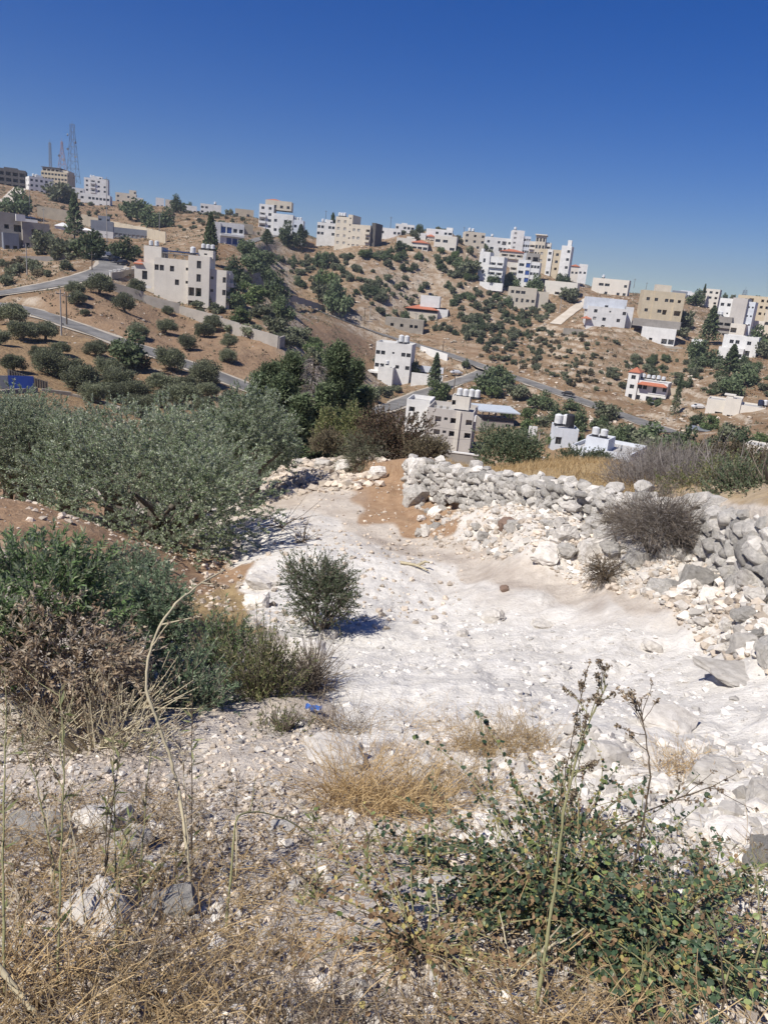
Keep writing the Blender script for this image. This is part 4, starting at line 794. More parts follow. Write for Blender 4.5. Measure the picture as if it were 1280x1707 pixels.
def limb_chains(H, R, n, seed, k=6, r0=.12, base=(0, 0, 0), wob=.12):
    g = np.random.default_rng(seed); P = np.zeros((n, k, 3)); t = np.linspace(0, 1, k)
    for i in range(n):
        a = 2*np.pi*i/n + g.normal()*.3; e = np.array([math.cos(a)*R*(.35+.5*g.random()), math.sin(a)*R*(.35+.5*g.random()), H*(.7+.5*g.random())])
        P[i] = t[:, None]**np.array([1.3, 1.3, .9])*e + np.cumsum(g.normal(size=(k, 3))*wob*R*.25, 0)*t[:, None]; P[i] += np.array(base)
    Rr = r0*(1-.8*t)[None]*(.6+.6*g.random((n, 1))); return P, Rr
def trunk_mesh(name, H, R, seed, r0=.2, n=5, mat=None):
    V1, F1 = tubes(*limb_chains(H*.75, R, n, seed, 6, r0*.7, (0, 0, H*.35)), 6)
    k = 5; t = np.linspace(0, 1, k); P = np.zeros((1, k, 3)); P[0, :, 2] = -.3 + t*(H*.6+.3); P[0, :, 0] = np.sin(t*3+seed)*r0*.6
    V2, F2 = tubes(P, (r0*(1.5-.7*t))[None], 8); return mesh_np(name, np.concatenate([V1, V2]), np.concatenate([F1, F2+len(V1)]), mat or BARK, smooth=True)
# --- far bushes on the hillside: one mesh each with its own stem
def far_bush(seed, n=900, mat=OLIVEF, flat=.85, ln=.27):
    p, out, g = crown_pts(n, 1.0, 20, seed, .42, flat, -.6, .4); p[:, 2] += .62*flat
    V, F = leaves(p, nrm(out+rdir(n, g)), nrm(out+.8*rdir(n, g)), ln*(.6+.8*g.random(n)), ln*.62*(.6+.8*g.random(n)))
    P = np.array([[[0, 0, -.3], [.03, 0, .2], [0, .05, .7]]]); V2, F2 = tubes(P, np.array([[.09, .07, .04]]), 5)
    return mesh_np('bush', np.concatenate([V, V2]), [np.concatenate([F, F2+len(V)])], [mat, BARK], np.r_[np.zeros(len(F)), np.ones(len(F2))])
FB = [far_bush(100+i) for i in range(6)]; FS = [far_bush(120+i, 500, SCRUB, .7) for i in range(3)]; FG = [far_bush(130+i, 1500, GREENB, .9, .2) for i in range(3)]; FD = [far_bush(140+i, 1700, PINE, .95, .2) for i in range(4)]
def far_pine(seed, n=2000, H=3.0):
    g = np.random.default_rng(seed); z = g.random(n)**.8; a = g.random(n)*2*np.pi; lay = .75+.25*np.cos(z*38+3*np.sin(a*2)); rr = (1-z)**.75*(.35+.65*g.random(n)**.5)*lay + .03
    p = np.c_[np.cos(a)*rr, np.sin(a)*rr, .25+z*H*.92]; out = nrm(np.c_[np.cos(a), np.sin(a), np.full(n, -.1)])
    V, F = leaves(p, nrm(out+.7*rdir(n, g)), nrm(rdir(n, g)+np.array([0, 0, .6])), .22*(.6+.7*g.random(n)), .12*(.6+.7*g.random(n)))
    V2, F2 = tubes(np.array([[[0, 0, -.3], [0, 0, H*.5], [0, 0, H*.95]]]), np.array([[.09, .06, .02]]), 5)
    return mesh_np('pine', np.concatenate([V, V2]), [np.concatenate([F, F2+len(V)])], [PINE, BARK], np.r_[np.zeros(len(F)), np.ones(len(F2))])
FP = [far_pine(150+i, 2200, 2.6) for i in range(3)]; FC = [far_pine(160, 3200, 7.5)]
NT = [0]
def put(name, mes, P, s, label, cat, group=None, sz=1.0):
    o = link(name, mes[NT[0] % len(mes)]); NT[0] += 1; o.location = P; o.rotation_euler = (0, 0, random.uniform(0, 6.28)); o.scale = (s*random.uniform(.78, 1.25), s*random.uniform(.78, 1.25), s*sz*random.uniform(.8, 1.2)); return tag(o, label, cat, group)
placed = []
def treepx(name, mes, cx, cy, w, label, cat, group=None, sz=1.0, rmin=90, asp=.85):
    P = hit(cx, cy+.42*w*asp, ground_h, rmin); r = math.hypot(P[0], P[1]); s = .5*w*r/FPX; placed.append((P[0], P[1], s)); return put(name, mes, P, s, label, cat, group, sz)
# --- olive trees on the left slope, with separate trunk and crown
OT = []
for i in range(4):
    root = empty('olive_tree'); c = link('crown', crown_mesh('crown', 7500, 1.0, 34, .11, .055, OLIVEF, 40+i, .85, .38, lower=-.6, lift=.74, hollow=.35), root); link('trunk', trunk_mesh('trunk', .6, .8, 60+i, .1, 5), root); OT.append(root)
used = [False]*4
lab = 'round olive tree standing alone on the bare ochre slope below the grey garden wall'; grp = 'olive trees on the bare slope below the garden wall'
labo = 'grey green olive tree in the straw covered grove between lower road and blue fence'; grpo = 'olive trees of the straw covered grove'
def olive(cx, cy, w, label, group, rmin=90):
    i = random.randrange(4); o = OT[i] if not used[i] else copy_tree(OT[i]); used[i] = True
    P = hit(cx, cy+.40*w, ground_h, rmin); r = math.hypot(P[0], P[1]); s = .62*w*r/FPX; o.location = P; o.scale = (s, s, s*random.uniform(.85, 1.0)); o.rotation_euler = (0, 0, random.uniform(0, 6.28)); tag(o, label, 'olive tree', group); placed.append((P[0], P[1], s))
for x, y, w in [(128, 482, 26), (131, 502, 22), (167, 476, 38), (226, 484, 28), (207, 508, 30), (231, 554, 28), (277, 545, 28), (281, 518, 16), (333, 522, 14), (313, 574, 26), (341, 553, 26), (357, 540, 28), (380, 571, 24), (380, 594, 26), (143, 523, 12)]: olive(x, y, w, lab, grp)
for x, y, w in [(20, 525, 40), (39, 554, 36), (77, 554, 32), (161, 584, 30), (284, 602, 40), (341, 626, 46), (347, 653, 30), (79, 607, 40), (113, 617, 40), (23, 608, 30), (143, 636, 50), (157, 655, 36), (182, 617, 36), (197, 636, 46), (226, 653, 40), (272, 640, 40), (302, 660, 46), (315, 646, 30), (269, 669, 30), (236, 676, 44), (344, 679, 32), (100, 582, 24), (0, 565, 26), (380, 668, 30), (60, 590, 20), (190, 655, 34), (300, 640, 26)]: olive(x, y, w, labo, grpo, 80)
treepx('pine_tree', FD, 212, 588, 62, 'dark green spreading pine in the middle of the straw covered grove', 'pine tree', rmin=90, sz=1.1)
treepx('dry_bush', FS, 238, 606, 26, 'brown dry bush at the foot of the spreading pine', 'bush')
# --- green belt behind the big stone house and other singled out trees
belt = [(350, 428, 42, FP, 1.2), (395, 465, 46, FD, 1.1), (418, 440, 40, FD, 1.0), (442, 455, 44, FD, 1.0), (420, 490, 46, FG, 1.0), (458, 490, 48, FD, 1.2), (385, 500, 40, FD, 1.1), (400, 525, 36, FG, .9), (440, 520, 42, FB, .9), (470, 520, 40, FD, 1.1), (460, 545, 40, FB, .9), (420, 548, 36, FB, .9), (485, 550, 40, FB, .9), (360, 512, 30, FB, .9), (340, 500, 30, FG, .8), (390, 545, 30, FB, .8), (500, 560, 34, FB, .9), (470, 565, 30, FB, .9), (330, 505, 24, FB, .8), (370, 480, 30, FD, 1.1), (410, 415, 34, FD, 1.0), (480, 400, 34, FD, 1.1), (500, 405, 30, FP, 1.0), (445, 400, 26, FP, .8), (440, 430, 36, FD, .9)]
for x, y, w, ms, sz in belt: treepx('tree', ms, x, y, w, 'tree of the dense green belt behind and below the large stone house', 'tree', 'green belt behind the large stone house', sz, 150)
extra = [(28, 345, 40, FD, 'dark tree clump below the hilltop road above the block house'), (125, 385, 40, FP, 'feathery conifer in front of the white canopy'), (150, 415, 46, FD, 'dense roadside trees under the long workshop'), (110, 420, 36, FB, 'grey green tree in the block house garden'), (80, 410, 38, FB, 'olive tree just right of the block house'), (205, 418, 40, FD, 'dark round hedge tree behind the parked cars'), (225, 420, 24, FD, 'dark tree touching the large stone house'), (230, 355, 40, FD, 'dark tree of the hillside clump nearest the bare brown hill'), (255, 362, 44, FD, 'broad dark tree of the hillside clump under the crest'), (275, 368, 30, FD, 'small tree at the downhill end of the dark hillside clump'),
         (378, 348, 26, FD, 'tall round tree on the crest beside the rounded cottage'), (246, 334, 18, FP, 'conifer beside the tiny crest hut'), (298, 345, 24, FD, 'dark tree in the crest gap'), (277, 335, 16, FP, 'pointed conifer between crest bungalows'), (135, 300, 18, FD, 'dark tree at the foot of the tallest mast'), (188, 320, 20, FD, 'dark tree beside the cream crest house'), (100, 325, 36, FB, 'bushy trees below the tan office block'), (510, 375, 30, FB, 'round tree left of the white terrace house'), (552, 400, 24, FP, 'pointed conifer in front of the cream apartment block'), (572, 405, 18, FP, 'small conifer beside the cream apartment wall'), (563, 500, 62, FD, 'wide dark thicket right above the valley road'), (540, 490, 44, FB, 'grey green flank of the wide thicket above the road'), (545, 470, 46, FG, 'bright green tree group on the open hillside'), (536, 435, 34, FD, 'dark pine on the upper olive hillside'), (495, 385, 30, FD, 'dark tree by the bend of the hill road'),
         (685, 615, 38, FG, 'bright round tree in front of the white villa'), (722, 640, 36, FP, 'feathery tree beside the white villa drive'), (730, 652, 38, FG, 'green tree overhanging the junction road'), (775, 610, 16, FD, 'dark bush beside the parked pickup'), (810, 642, 44, FD, 'dark olive tree right of the junction'), (835, 630, 40, FD, 'broad dark tree behind the canopy house'), (790, 655, 30, FG, 'green tree left of the canopy house'), (822, 655, 26, FG, 'light green bush by the canopy house'), (640, 650, 30, FB, 'olive tree on the straw slope below the white villa'), (620, 655, 28, FB, 'leaning olive tree at the edge of the straw slope'), (660, 648, 20, FB, 'small tree beside the white villa steps'), (628, 600, 20, FB, 'tree at the left corner of the white villa'),
         (1025, 460, 20, FD, 'round pine rising behind the long white flat house'), (980, 458, 32, FD, 'big dark crest pine beside the red gable house'), (935, 470, 30, FD, 'tree below the cream and white apartment block'), (945, 490, 34, FB, 'tree in front of the veranda bungalow'), (890, 480, 30, FD, 'tree between the blue strip house and the arcade house'), (850, 470, 30, FD, 'tree left of the blue strip house'), (820, 470, 28, FD, 'tree beside the arched white house'), (870, 490, 24, FB, 'small tree behind the arcade house'), (780, 450, 34, FB, 'leafy tree left of the arched white house'), (1140, 535, 34, FB, 'tall willowy tree beside the tan apartment house'), (1130, 550, 26, FB, 'grey tree below the tan apartment house'), (1155, 500, 24, FD, 'dark cypress clump left of the pale apartment block'), (1168, 508, 11, FC, 'tall cypress touching the pale apartment block'), (1178, 560, 36, FP, 'feathery pine in front of the white split level house'), (1160, 590, 36, FD, 'dark pine below the white split level house'), (1180, 600, 36, FD, 'second dark pine below the white split level house'), (1212, 620, 34, FP, 'pine under the white terrace wall'), (1240, 630, 40, FD, 'pine on the slope right of the terrace wall'), (1215, 645, 40, FD, 'broad pine above the beige flat villa'), (1255, 575, 40, FD, 'dark garden tree right of the white split level house'), (1275, 585, 34, FB, 'grey green tree below the house with long balconies')]
for x, y, w, ms, lb in extra: treepx('tree', ms, x, y, w, lb, 'tree', None, 1.25 if ms in (FP,) else 1.05, 150)
for x, y, w, lb in [(1123, 690, 15, 'tall slim cypress between the red roofed villa and the beige villa')]:
    P = hit(x, y, ground_h, 200); r = math.hypot(P[0], P[1]); put('cypress_tree', FC, P, .5*w*r/FPX, lb, 'cypress'); placed.append((P[0], P[1], 2))
val = [(860, 650, 40), (900, 668, 40), (930, 690, 44), (880, 690, 36), (1010, 685, 40), (1000, 705, 34), (960, 705, 40), (880, 715, 40), (905, 700, 34), (970, 735, 30), (870, 735, 40), (845, 690, 26), (1050, 720, 60), (1090, 725, 60), (1130, 738, 60), (1160, 748, 50), (1075, 745, 50), (1030, 735, 50), (1110, 755, 50), (1180, 705, 34), (1210, 722, 40), (1240, 735, 40), (1160, 700, 24), (1265, 735, 30), (1060, 655, 14), (1085, 668, 18), (1095, 672, 14), (920, 735, 28), (1015, 715, 30), (1190, 740, 34), (950, 675, 30)]
for x, y, w in val: treepx('tree', (FD, FG, FB, FD)[NT[0] % 4], x, y, w, 'leafy tree of the green valley floor among the white houses below the road', 'tree', 'trees of the green valley floor', .95, 120)
# --- scattered olive bushes on the terraced hillside, by true ground position
def hill_scatter(polypix, n, mes, smin, smax, label, group, name='bush', gap=.85, r0=180, r1=520, cat='bush', seed=1, szz=1.0):
    g = np.random.default_rng(seed); th0 = az(min(p[0] for p in polypix), 500)-.02; th1 = az(max(p[0] for p in polypix), 500)+.02; poly = np.array(polypix, float); c = 0
    T = g.uniform(th0, th1, 60000); R = np.sqrt(g.uniform(r0**2, r1**2, 60000)); X = R*np.sin(T); Y = R*np.cos(T); Zg_ = base_h(X, Y); q = proj(np.c_[X, Y, Zg_]); ok = inside(poly, q[:, 0], q[:, 1])
    dn = fbm(X, Y, 40, 2) > g.uniform(-.5, .35, len(X)); idx = np.nonzero(ok & dn)[0][:n*14]; zz = ground_h(X[idx], Y[idx])
    for i, z in zip(idx, zz):
        s = g.uniform(smin, smax); P = (X[i], Y[i], z)
        if any((P[0]-a)**2+(P[1]-b_)**2 < (gap*(s+t)*.5)**2 for a, b_, t in placed): continue
        if any(np.min((P[0]-Rp[:, 0])**2+(P[1]-Rp[:, 1])**2) < (hw+s+1.0)**2 for Rp, hw in ROADS): continue
        placed.append((P[0], P[1], s)); put(name, mes, P, s, label, group=group, cat=cat, sz=szz); c += 1
        if c >= n: break
    return c
for o in bpy.data.objects:      # keep the bushes out of the houses
    if o.type == 'EMPTY' and o.get('category') in ('house', 'building', 'shed', 'ruin'): placed.append((o.location.x + 6*math.cos(o.rotation_euler.z) - 4*math.sin(o.rotation_euler.z), o.location.y + 6*math.sin(o.rotation_euler.z) + 4*math.cos(o.rotation_euler.z), 11))
hill_scatter([(500, 430), (620, 425), (760, 425), (800, 490), (930, 510), (900, 560), (820, 580), (760, 560), (620, 525), (480, 470), (440, 430)], 290, FB+FD[:2], 1.0, 2.6, 'olive bush scattered on the terraced hillside above the valley road', 'olive bushes of the terraced hillside', cat='olive bush', name='olive_bush', seed=3)
hill_scatter([(760, 420), (800, 430), (800, 480), (700, 440), (600, 430), (640, 418)], 30, FD+FG, 1.6, 3.0, 'tall leafy bush in the thicket band just below the crest houses', 'thicket below the crest houses', cat='bush', seed=5)
hill_scatter([(800, 560), (930, 545), (1040, 575), (1050, 620), (1030, 660), (900, 625), (800, 595)], 150, FB+FS, .6, 1.7, 'low bush on the stony slope above the road left of the red roofed villa', 'low bushes of the stony slope', cat='shrub', name='low_shrub', seed=7)
hill_scatter([(1050, 590), (1140, 600), (1280, 610), (1290, 660), (1150, 660), (1120, 640), (1050, 620)], 70, FB+FD, .8, 2.4, 'bush on the rocky slope between the villas', 'bushes of the rocky villa slope', cat='bush', name='slope_bush', seed=9)
hill_scatter([(290, 350), (420, 365), (440, 395), (350, 390), (280, 385)], 60, FB+FS, .8, 1.8, 'low bush on the dry upper hillside above the blue glass house', 'bushes of the dry upper hillside', cat='shrub', name='upland_shrub', seed=11, r0=330, r1=560)
hill_scatter([(60, 335), (220, 345), (230, 380), (160, 370), (60, 350)], 26, FS+FB, .8, 1.7, 'scrub bush on the bare brown hill above the long beige wall', 'scrub of the bare brown hill', cat='bush', seed=13, r0=380, r1=640)
hill_scatter([(180, 300), (420, 340), (900, 395), (1000, 440), (1280, 470), (1280, 520), (900, 450), (500, 375), (200, 335)], 60, FD+FB, 1.6, 3.0, 'dark tree on the crest line between the hilltop houses', 'trees along the crest line', cat='tree', name='tree', seed=15, r0=400, r1=700, szz=1.15)
hill_scatter([(0, 430), (40, 440), (180, 460), (60, 480), (0, 480)], 18, FB+FS, 1.0, 2.2, 'bush at the foot of the pale rock cut by the road bend', 'bushes by the rock cut', cat='bush', seed=17, r0=200, r1=320)
hill_scatter([(480, 560), (600, 590), (620, 640), (560, 680), (470, 640), (440, 600)], 40, FB+FG, 1.3, 2.6, 'bushy tree on the gully slope below the red cutting', 'bushy trees of the gully', cat='tree', name='tree', seed=19, r0=120, r1=300)
# low dry scrub nobody could count
def scrub_stuff(n, r0, r1, seed):
    g = np.random.default_rng(seed); T = g.uniform(-.55, .58, n*4); R = np.sqrt(g.uniform(r0**2, r1**2, n*4)); X = R*np.sin(T); Y = R*np.cos(T)
    k = (fbm(X, Y, 14, 3) > g.uniform(-.3, .3, len(X))); X = X[k][:n]; Y = Y[k][:n]; m = np.ones(len(X), bool)
    for Rp, hw in ROADS:
        for p in Rp[::2]: m &= (X-p[0])**2+(Y-p[1])**2 > (hw+1.6)**2
    X = X[m]; Y = Y[m]; zz = ground_h(X, Y); C = []; 
    n = len(X); f = 7; c = np.repeat(np.c_[X, Y, zz], f, 0); s = np.repeat(g.uniform(.16, .80, n)**1.15, f)
    c = c + rdir(n*f, g)*s[:, None]*np.array([1, 1, .55]) + np.array([0, 0, .25])*s[:, None]
    return leaves(c, rdir(n*f, g), nrm(rdir(n*f, g)+np.array([0, 0, .5])), s*.9, s*.55)
V, F = scrub_stuff(12000, 150, 560, 23); tag(link('dry_scrub', mesh_np('dry_scrub', V, F, SCRUB)), 'low dry scrub and thistles covering the stony hillsides', 'scrub', kind='stuff')
V, F = scrub_stuff(13000, 190, 560, 29); tag(link('green_scrub', mesh_np('green_scrub', V, F, OLIVEF)), 'low green cushion scrub between the olive bushes of the hillsides', 'scrub', kind='stuff')
# ------------------------------------------------------------------ stones
import bmesh
ROCKW = plain('white_limestone', (.68, .64, .58), .95, .28, 5, .5, col2=(.47, .43, .38), island=True); ROCKG = plain('weathered_grey_limestone', (.68, .64, .58), .95, .3, 6, .9, col2=(.43, .405, .365), island=True)
ROCKB = plain('brown_rock', (.24, .165, .125), .95, .3, 5, .5); ROCKT = plain('tan_rubble_stone', (.56, .48, .385), .95, .3, 6, .4, col2=(.43, .365, .30), island=True)
def rotm(n, g):
    q = nrm(g.normal(size=(n, 4))); w, x, y, z = q.T
    return np.stack([np.stack([1-2*(y*y+z*z), 2*(x*y-z*w), 2*(x*z+y*w)], -1), np.stack([2*(x*y+z*w), 1-2*(x*x+z*z), 2*(y*z-x*w)], -1), np.stack([2*(x*z-y*w), 2*(y*z+x*w), 1-2*(x*x+y*y)], -1)], 1)
def hull_rock(seed, n=22, pw=.72):
    g = np.random.default_rng(seed); ii = np.arange(n)+.5; ph = np.arccos(1-2*ii/n); tt = np.pi*(1+5**.5)*ii; d = np.stack([np.cos(tt)*np.sin(ph), np.sin(tt)*np.sin(ph), np.cos(ph)], 1); d = nrm(d@rotm(1, g)[0].T + .16*g.normal(size=(n, 3))); d = np.sign(d)*np.abs(d)**pw; d /= np.abs(d).max(1, keepdims=True)**.6; d *= .5*(.8+.3*g.random((n, 1)))
    bm = bmesh.new()
    for v in d: bm.verts.new(v)
    bmesh.ops.convex_hull(bm, input=bm.verts); bm.verts.ensure_lookup_table()
    bmesh.ops.delete(bm, geom=[v for v in bm.verts if not v.link_faces], context='VERTS'); bmesh.ops.triangulate(bm, faces=bm.faces); bm.verts.index_update()
    V = np.array([v.co[:] for v in bm.verts]); F = np.array([[v.index for v in f.verts] for f in bm.faces]); bm.free(); return V, F
HR = [hull_rock(i, 25, .7) for i in range(20)]; HS = [hull_rock(50+i, 9, .8) for i in range(10)]
def rock_mesh(i, mat, big=False):
    V, F = HR[i % len(HR)]
    if not big: return mesh_np('stone', V, F, mat, smooth=i % 5 < 2)
    bm = bmesh.new(); vs = [bm.verts.new(v) for v in V]; [bm.faces.new([vs[a] for a in f]) for f in F]
    bmesh.ops.subdivide_edges(bm, edges=bm.edges, cuts=3, use_grid_fill=True); g = np.random.default_rng(i)
    for v in bm.verts:
        p = np.array(v.co); q = fbm(np.array([p[0]*3+p[2]*2+i]), np.array([p[1]*3-p[2]]), 1.0, 3)[0]; q2 = fbm(np.array([p[0]*9+p[2]*7+i]), np.array([p[1]*9-p[2]*5]), 1.0, 2)[0]; v.co = Vector(p*(1+.34*q+.12*q2))
    me = bpy.data.meshes.new('boulder'); bm.to_mesh(me); bm.free(); me.materials.append(mat); return me
RW = [rock_mesh(i, ROCKG) for i in range(20)]; RBW = [rock_mesh(i, ROCKW, True) for i in range(10)]; RBG = [rock_mesh(i+10, ROCKG, True) for i in range(8)]; RBB = [rock_mesh(3, ROCKB, True)]
def stone_field(X, Y, Zz, S_, g, flat=.7, sink=.2, lib=HS):
    n = len(X); R = rotm(n, g); k = g.integers(0, len(lib), n); Vs = []; Fs = []; off = 0
    for i, (V, F) in enumerate(lib):
        m = np.nonzero(k == i)[0]
        if not len(m): continue
        P = np.einsum('nij,vj->nvi', R[m], V)*S_[m][:, None, None]; P[..., 2] *= flat; P += np.stack([X[m], Y[m], Zz[m]+S_[m]*flat*(.5-sink)], -1)[:, None, :]
        Vs.append(P.reshape(-1, 3)); Fs.append((F[None]+(np.arange(len(m))*len(V))[:, None, None]).reshape(-1, 3)+off); off += len(m)*len(V)
    return np.concatenate(Vs), np.concatenate(Fs)
# --- drystone wall
_tp = [(596, 782), (640, 776), (700, 772), (780, 788), (850, 796), (900, 804), (1000, 824), (1080, 836), (1150, 852), (1220, 866), (1280, 898), (1330, 930), (1500, 975), (1750, 1020)]
TTH = np.array([az(a, b) for a, b in _tp]); TZ = np.array([at(a, b, float(wall_r(az(a, b))))[2] for a, b in _tp])
wroot = empty('drystone_wall', (0, 0, 0)); tag(wroot, 'grey drystone retaining wall of irregular limestone retaining the field beside the white track', 'wall')
g = np.random.default_rng(5); stones = []
ths = np.linspace(az(676), WTH[-1], 1200); rp = wall_r(ths); wx = rp*np.sin(ths); wy = rp*np.cos(ths); sl_ = np.r_[0, np.cumsum(np.hypot(np.diff(wx), np.diff(wy)))]
sizes = np.interp(ths, [WTH[0], WTH[3], WTH[5], WTH[7]], [.22, .165, .19, .205])
for layer in range(2):
    z = 0; course = 0
    while course < 14:
        s = g.uniform(0, .2)
        while s < sl_[-1]:
            i = int(np.searchsorted(sl_, s)); i = min(i, len(ths)-1); w = sizes[i]*g.uniform(.65, 1.55); hc = sizes[i]*.62
            th = ths[i]; zt = float(np.interp(th, TTH, TZ)); zf = zt - max(.25, float(np.interp(th, WTH, WH))*1.15 + .18); zc = zf + hc*(course+.5) + g.normal()*.02
            gapm = (fbm(np.array([s]), np.array([course*.3]), 1.5, 2)[0] < -.42)
            if zc < zt + .04*g.normal() and not gapm:
                back = .22*(zc-zf) + .30*layer; jit = g.normal()*.05
                rr = wall_r(th)+back+jit; tang = math.atan2(wy[min(i+1, 1199)]-wy[max(i-1, 0)], wx[min(i+1, 1199)]-wx[max(i-1, 0)])
                if not (layer == 1 and zc < zt-.35): stones.append((w, hc*g.uniform(.95, 1.5), rr*math.sin(th), rr*math.cos(th), zc, tang, layer))
            s += w*.86
        course += 1
stones.sort(key=lambda q: (q[6], math.atan2(q[2], q[3]) > WTH[7], -q[0]))
for n_, (w, h, x, y, z, tg, ly) in enumerate(stones[:300]):
    o = link('stone', RW[n_ % 20], wroot); o.location = (x, y, z); o.scale = (w*1.15, w*1.05, h*1.15); o.rotation_euler = (g.normal()*.18, g.normal()*.22, tg+g.normal()*.2+math.pi*(n_ % 2))
rest = stones[300:]
if rest:
    a = np.array([q[:6] for q in rest]); V, F = stone_field(a[:, 2], a[:, 3], a[:, 4]-a[:, 1]*.35, a[:, 0]*1.15, g, .75, .2, HR); o = link('back_stones', mesh_np('back_stones', V, F, ROCKG), wroot); o['kind'] = 'stuff'
# --- loose boulders: picture position, width
def boulder(px, py, w, label, ms=None, h=.62, group=None, sink=.3, lean=0.2):
    P = hit(px, py); r = np.linalg.norm(P); s = w*r/FPX; ms = ms or RBW; o = link('boulder', ms[NT[0] % len(ms)]); NT[0] += 1
    o.scale = (s*1.1, s*.9, s*h*1.1); o.location = P + np.array([0, 0, s*h*(.5-sink)]); o.rotation_euler = (random.gauss(0, lean), random.gauss(0, lean), random.uniform(-.5, .5)); tag(o, label, 'boulder', group); return o
for px, py, w, lb, ms, h in [(508, 1100, 62, 'rounded white boulder at the edge of the chalk mound below the dark bush', RBW, .75), (548, 1062, 30, 'white chalk lump behind the rounded boulder', RBW, .5), (556, 1272, 90, 'white rock slab beside the straw tuft', RBW, .5), (1018, 905, 48, 'long pale boulder beside the dead thorn bush on the bank', RBG, .55), (846, 882, 28, 'brown angular rock on the rubble bank', RBB, .9), (1225, 1128, 85, 'flat pale slab half buried in the white track', RBW, .2), (1100, 1200, 85, 'overhanging flat slab at the edge of the white mound', RBW, .26), (1010, 1270, 60, 'square white rock beside the seeded weed', RBW, .7), (1190, 1300, 60, 'white rock on the rubble beyond the creeper', RBW, .6),
        (1275, 1340, 50, 'pale rock at the rubble edge beyond the flat pale rock', RBW, .7), (1285, 1440, 60, 'large grey rock beside the leafy creeper', RBG, .8), (1215, 1400, 70, 'flat pale rock above the creeper', RBW, .35), (1060, 1340, 44, 'chalk lump behind the creeper', RBW, .7), (1100, 1320, 40, 'small chalk lump by the dark weed', RBW, .7), (440, 975, 50, 'white block in the shade of the big olive', RBW, .5), (425, 1010, 40, 'pale block where the chalk mound meets the straw', RBW, .6), (418, 1045, 24, 'small white stone on the straw edge', RBW, .7), (860, 830, 30, 'pale stone in the upper rubble bank', RBW, .7), (985, 930, 46, 'upright pale rock in the rubble bank', RBW, .9), (910, 930, 40, 'pale rock in the middle of the rubble bank', RBW, .7), (1065, 940, 36, 'rock under the dead thorn bush', RBG, .7), (1120, 985, 32, 'rock at the foot of the drystone wall bend', RBG, .7), (1155, 980, 40, 'tall pale rock propping the drystone wall', RBG, 1.1),
        (1240, 1030, 34, 'boulder fallen below the tall end of the drystone wall', RBG, .6), (1270, 1060, 28, 'small pale boulder where the rubble bank meets the track', RBW, .6), (700, 800, 40, 'grey boulder of the broken wall end', RBG, 1.0), (690, 835, 36, 'grey boulder in the rust red gap', RBG, .9), (630, 795, 26, 'boulder topping the rust red bank', RBG, .8), (540, 778, 24, 'boulder on the berm at the far end of the track', RBW, .7), (570, 782, 22, 'second berm boulder at the far end of the track', RBW, .7), (500, 775, 20, 'third berm boulder at the far end of the track', RBW, .7), (170, 1380, 90, 'broad pale rock among the dry stalks', RBW, .45), (60, 1400, 80, 'pinkish grey rock under the dry leaf shrub', RBG, .5), (210, 1420, 60, 'angular pale rock beside the stalk base', RBW, .6), (170, 1530, 80, 'white rock low among the dry stalks', RBW, .6), (290, 1520, 60, 'bluish shaded rock among the dry stalks', RBG, .6), (840, 985, 14, 'small stone on the dark track band', RBB, .8), (470, 1385, 40, 'flat pink stone on the gravel', RBW, .4), (740, 1480, 50, 'pale flat stone left of the creeper', RBW, .4), (840, 1430, 36, 'white stone showing through the creeper', RBW, .6), (700, 1290, 50, 'white rock between the straw tufts', RBW, .6), (1085, 1085, 30, 'pale lump on the white mound', RBW, .5), (820, 1035, 34, 'white lump with a dark side on the mound', RBW, .7), (770, 1060, 18, 'small lump beside dry twigs on the mound', RBW, .7), (905, 1045, 34, 'flat lump on the mound crest', RBW, .4)]:
    boulder(px, py, w, lb, ms, h)
gl = np.random.default_rng(31); k = 0
while k < 70:
    th = gl.uniform(az(700), WTH[7]); rr = float(wall_r(th)); rr -= gl.uniform(.25, 2.6)*rr/16; P = onground(rr*math.sin(th), rr*math.cos(th)); o = link('rubble_block', (RBW+RBG)[k % 18]); s = gl.uniform(.10, .30); o.scale = (s*1.2, s, s*.8); o.location = P+np.array([0, 0, s*.18]); o.rotation_euler = gl.normal(size=3)*np.array([.4, .4, 3]); tag(o, 'pale limestone block tumbled on the rubble bank below the drystone wall', 'rock', 'rubble blocks on the bank'); k += 1
# --- rubble, gravel and chips: real stones nobody could count
FARROCK = plain('far_pale_rock', (.52, .45, .365), .95, .2, 1, island=True)
def offroad(X, Y):
    m = np.ones(len(X), bool)
    for Rp, hw in ROADS:
        for p in Rp: m &= (X-p[0])**2+(Y-p[1])**2 > (hw+1.5)**2
    return m
ROCKC = plain('chalk_chip', (.64, .61, .565), .95, .2, 6, .4, col2=(.52, .49, .45), island=True)
def gravel(name, label, n, thr, rfun, smin, smax, pw, mat, seed, dens=None, flat=.7, sink=.25):
    g = np.random.default_rng(seed); T = g.uniform(thr[0], thr[1], n*2); R = rfun(T, g, n*2); X = R*np.sin(T); Y = R*np.cos(T)
    if dens is not None: m = dens(X, Y, g); X = X[m]; Y = Y[m]
    X = X[:n]; Y = Y[:n]; S_ = smin*(smax/smin)**(g.random(len(X))**pw); V, F = stone_field(X, Y, ground_h(X, Y), S_, g, flat, sink)
    tag(link(name, mesh_np(name, V, F, mat)), label, 'gravel', kind='stuff')
LANEP = poly_world([(440, 800), (600, 792), (610, 862), (790, 948), (1000, 1003), (1400, 1085), (1400, 1135), (1000, 1042), (830, 1008), (640, 940), (540, 905), (430, 860)])
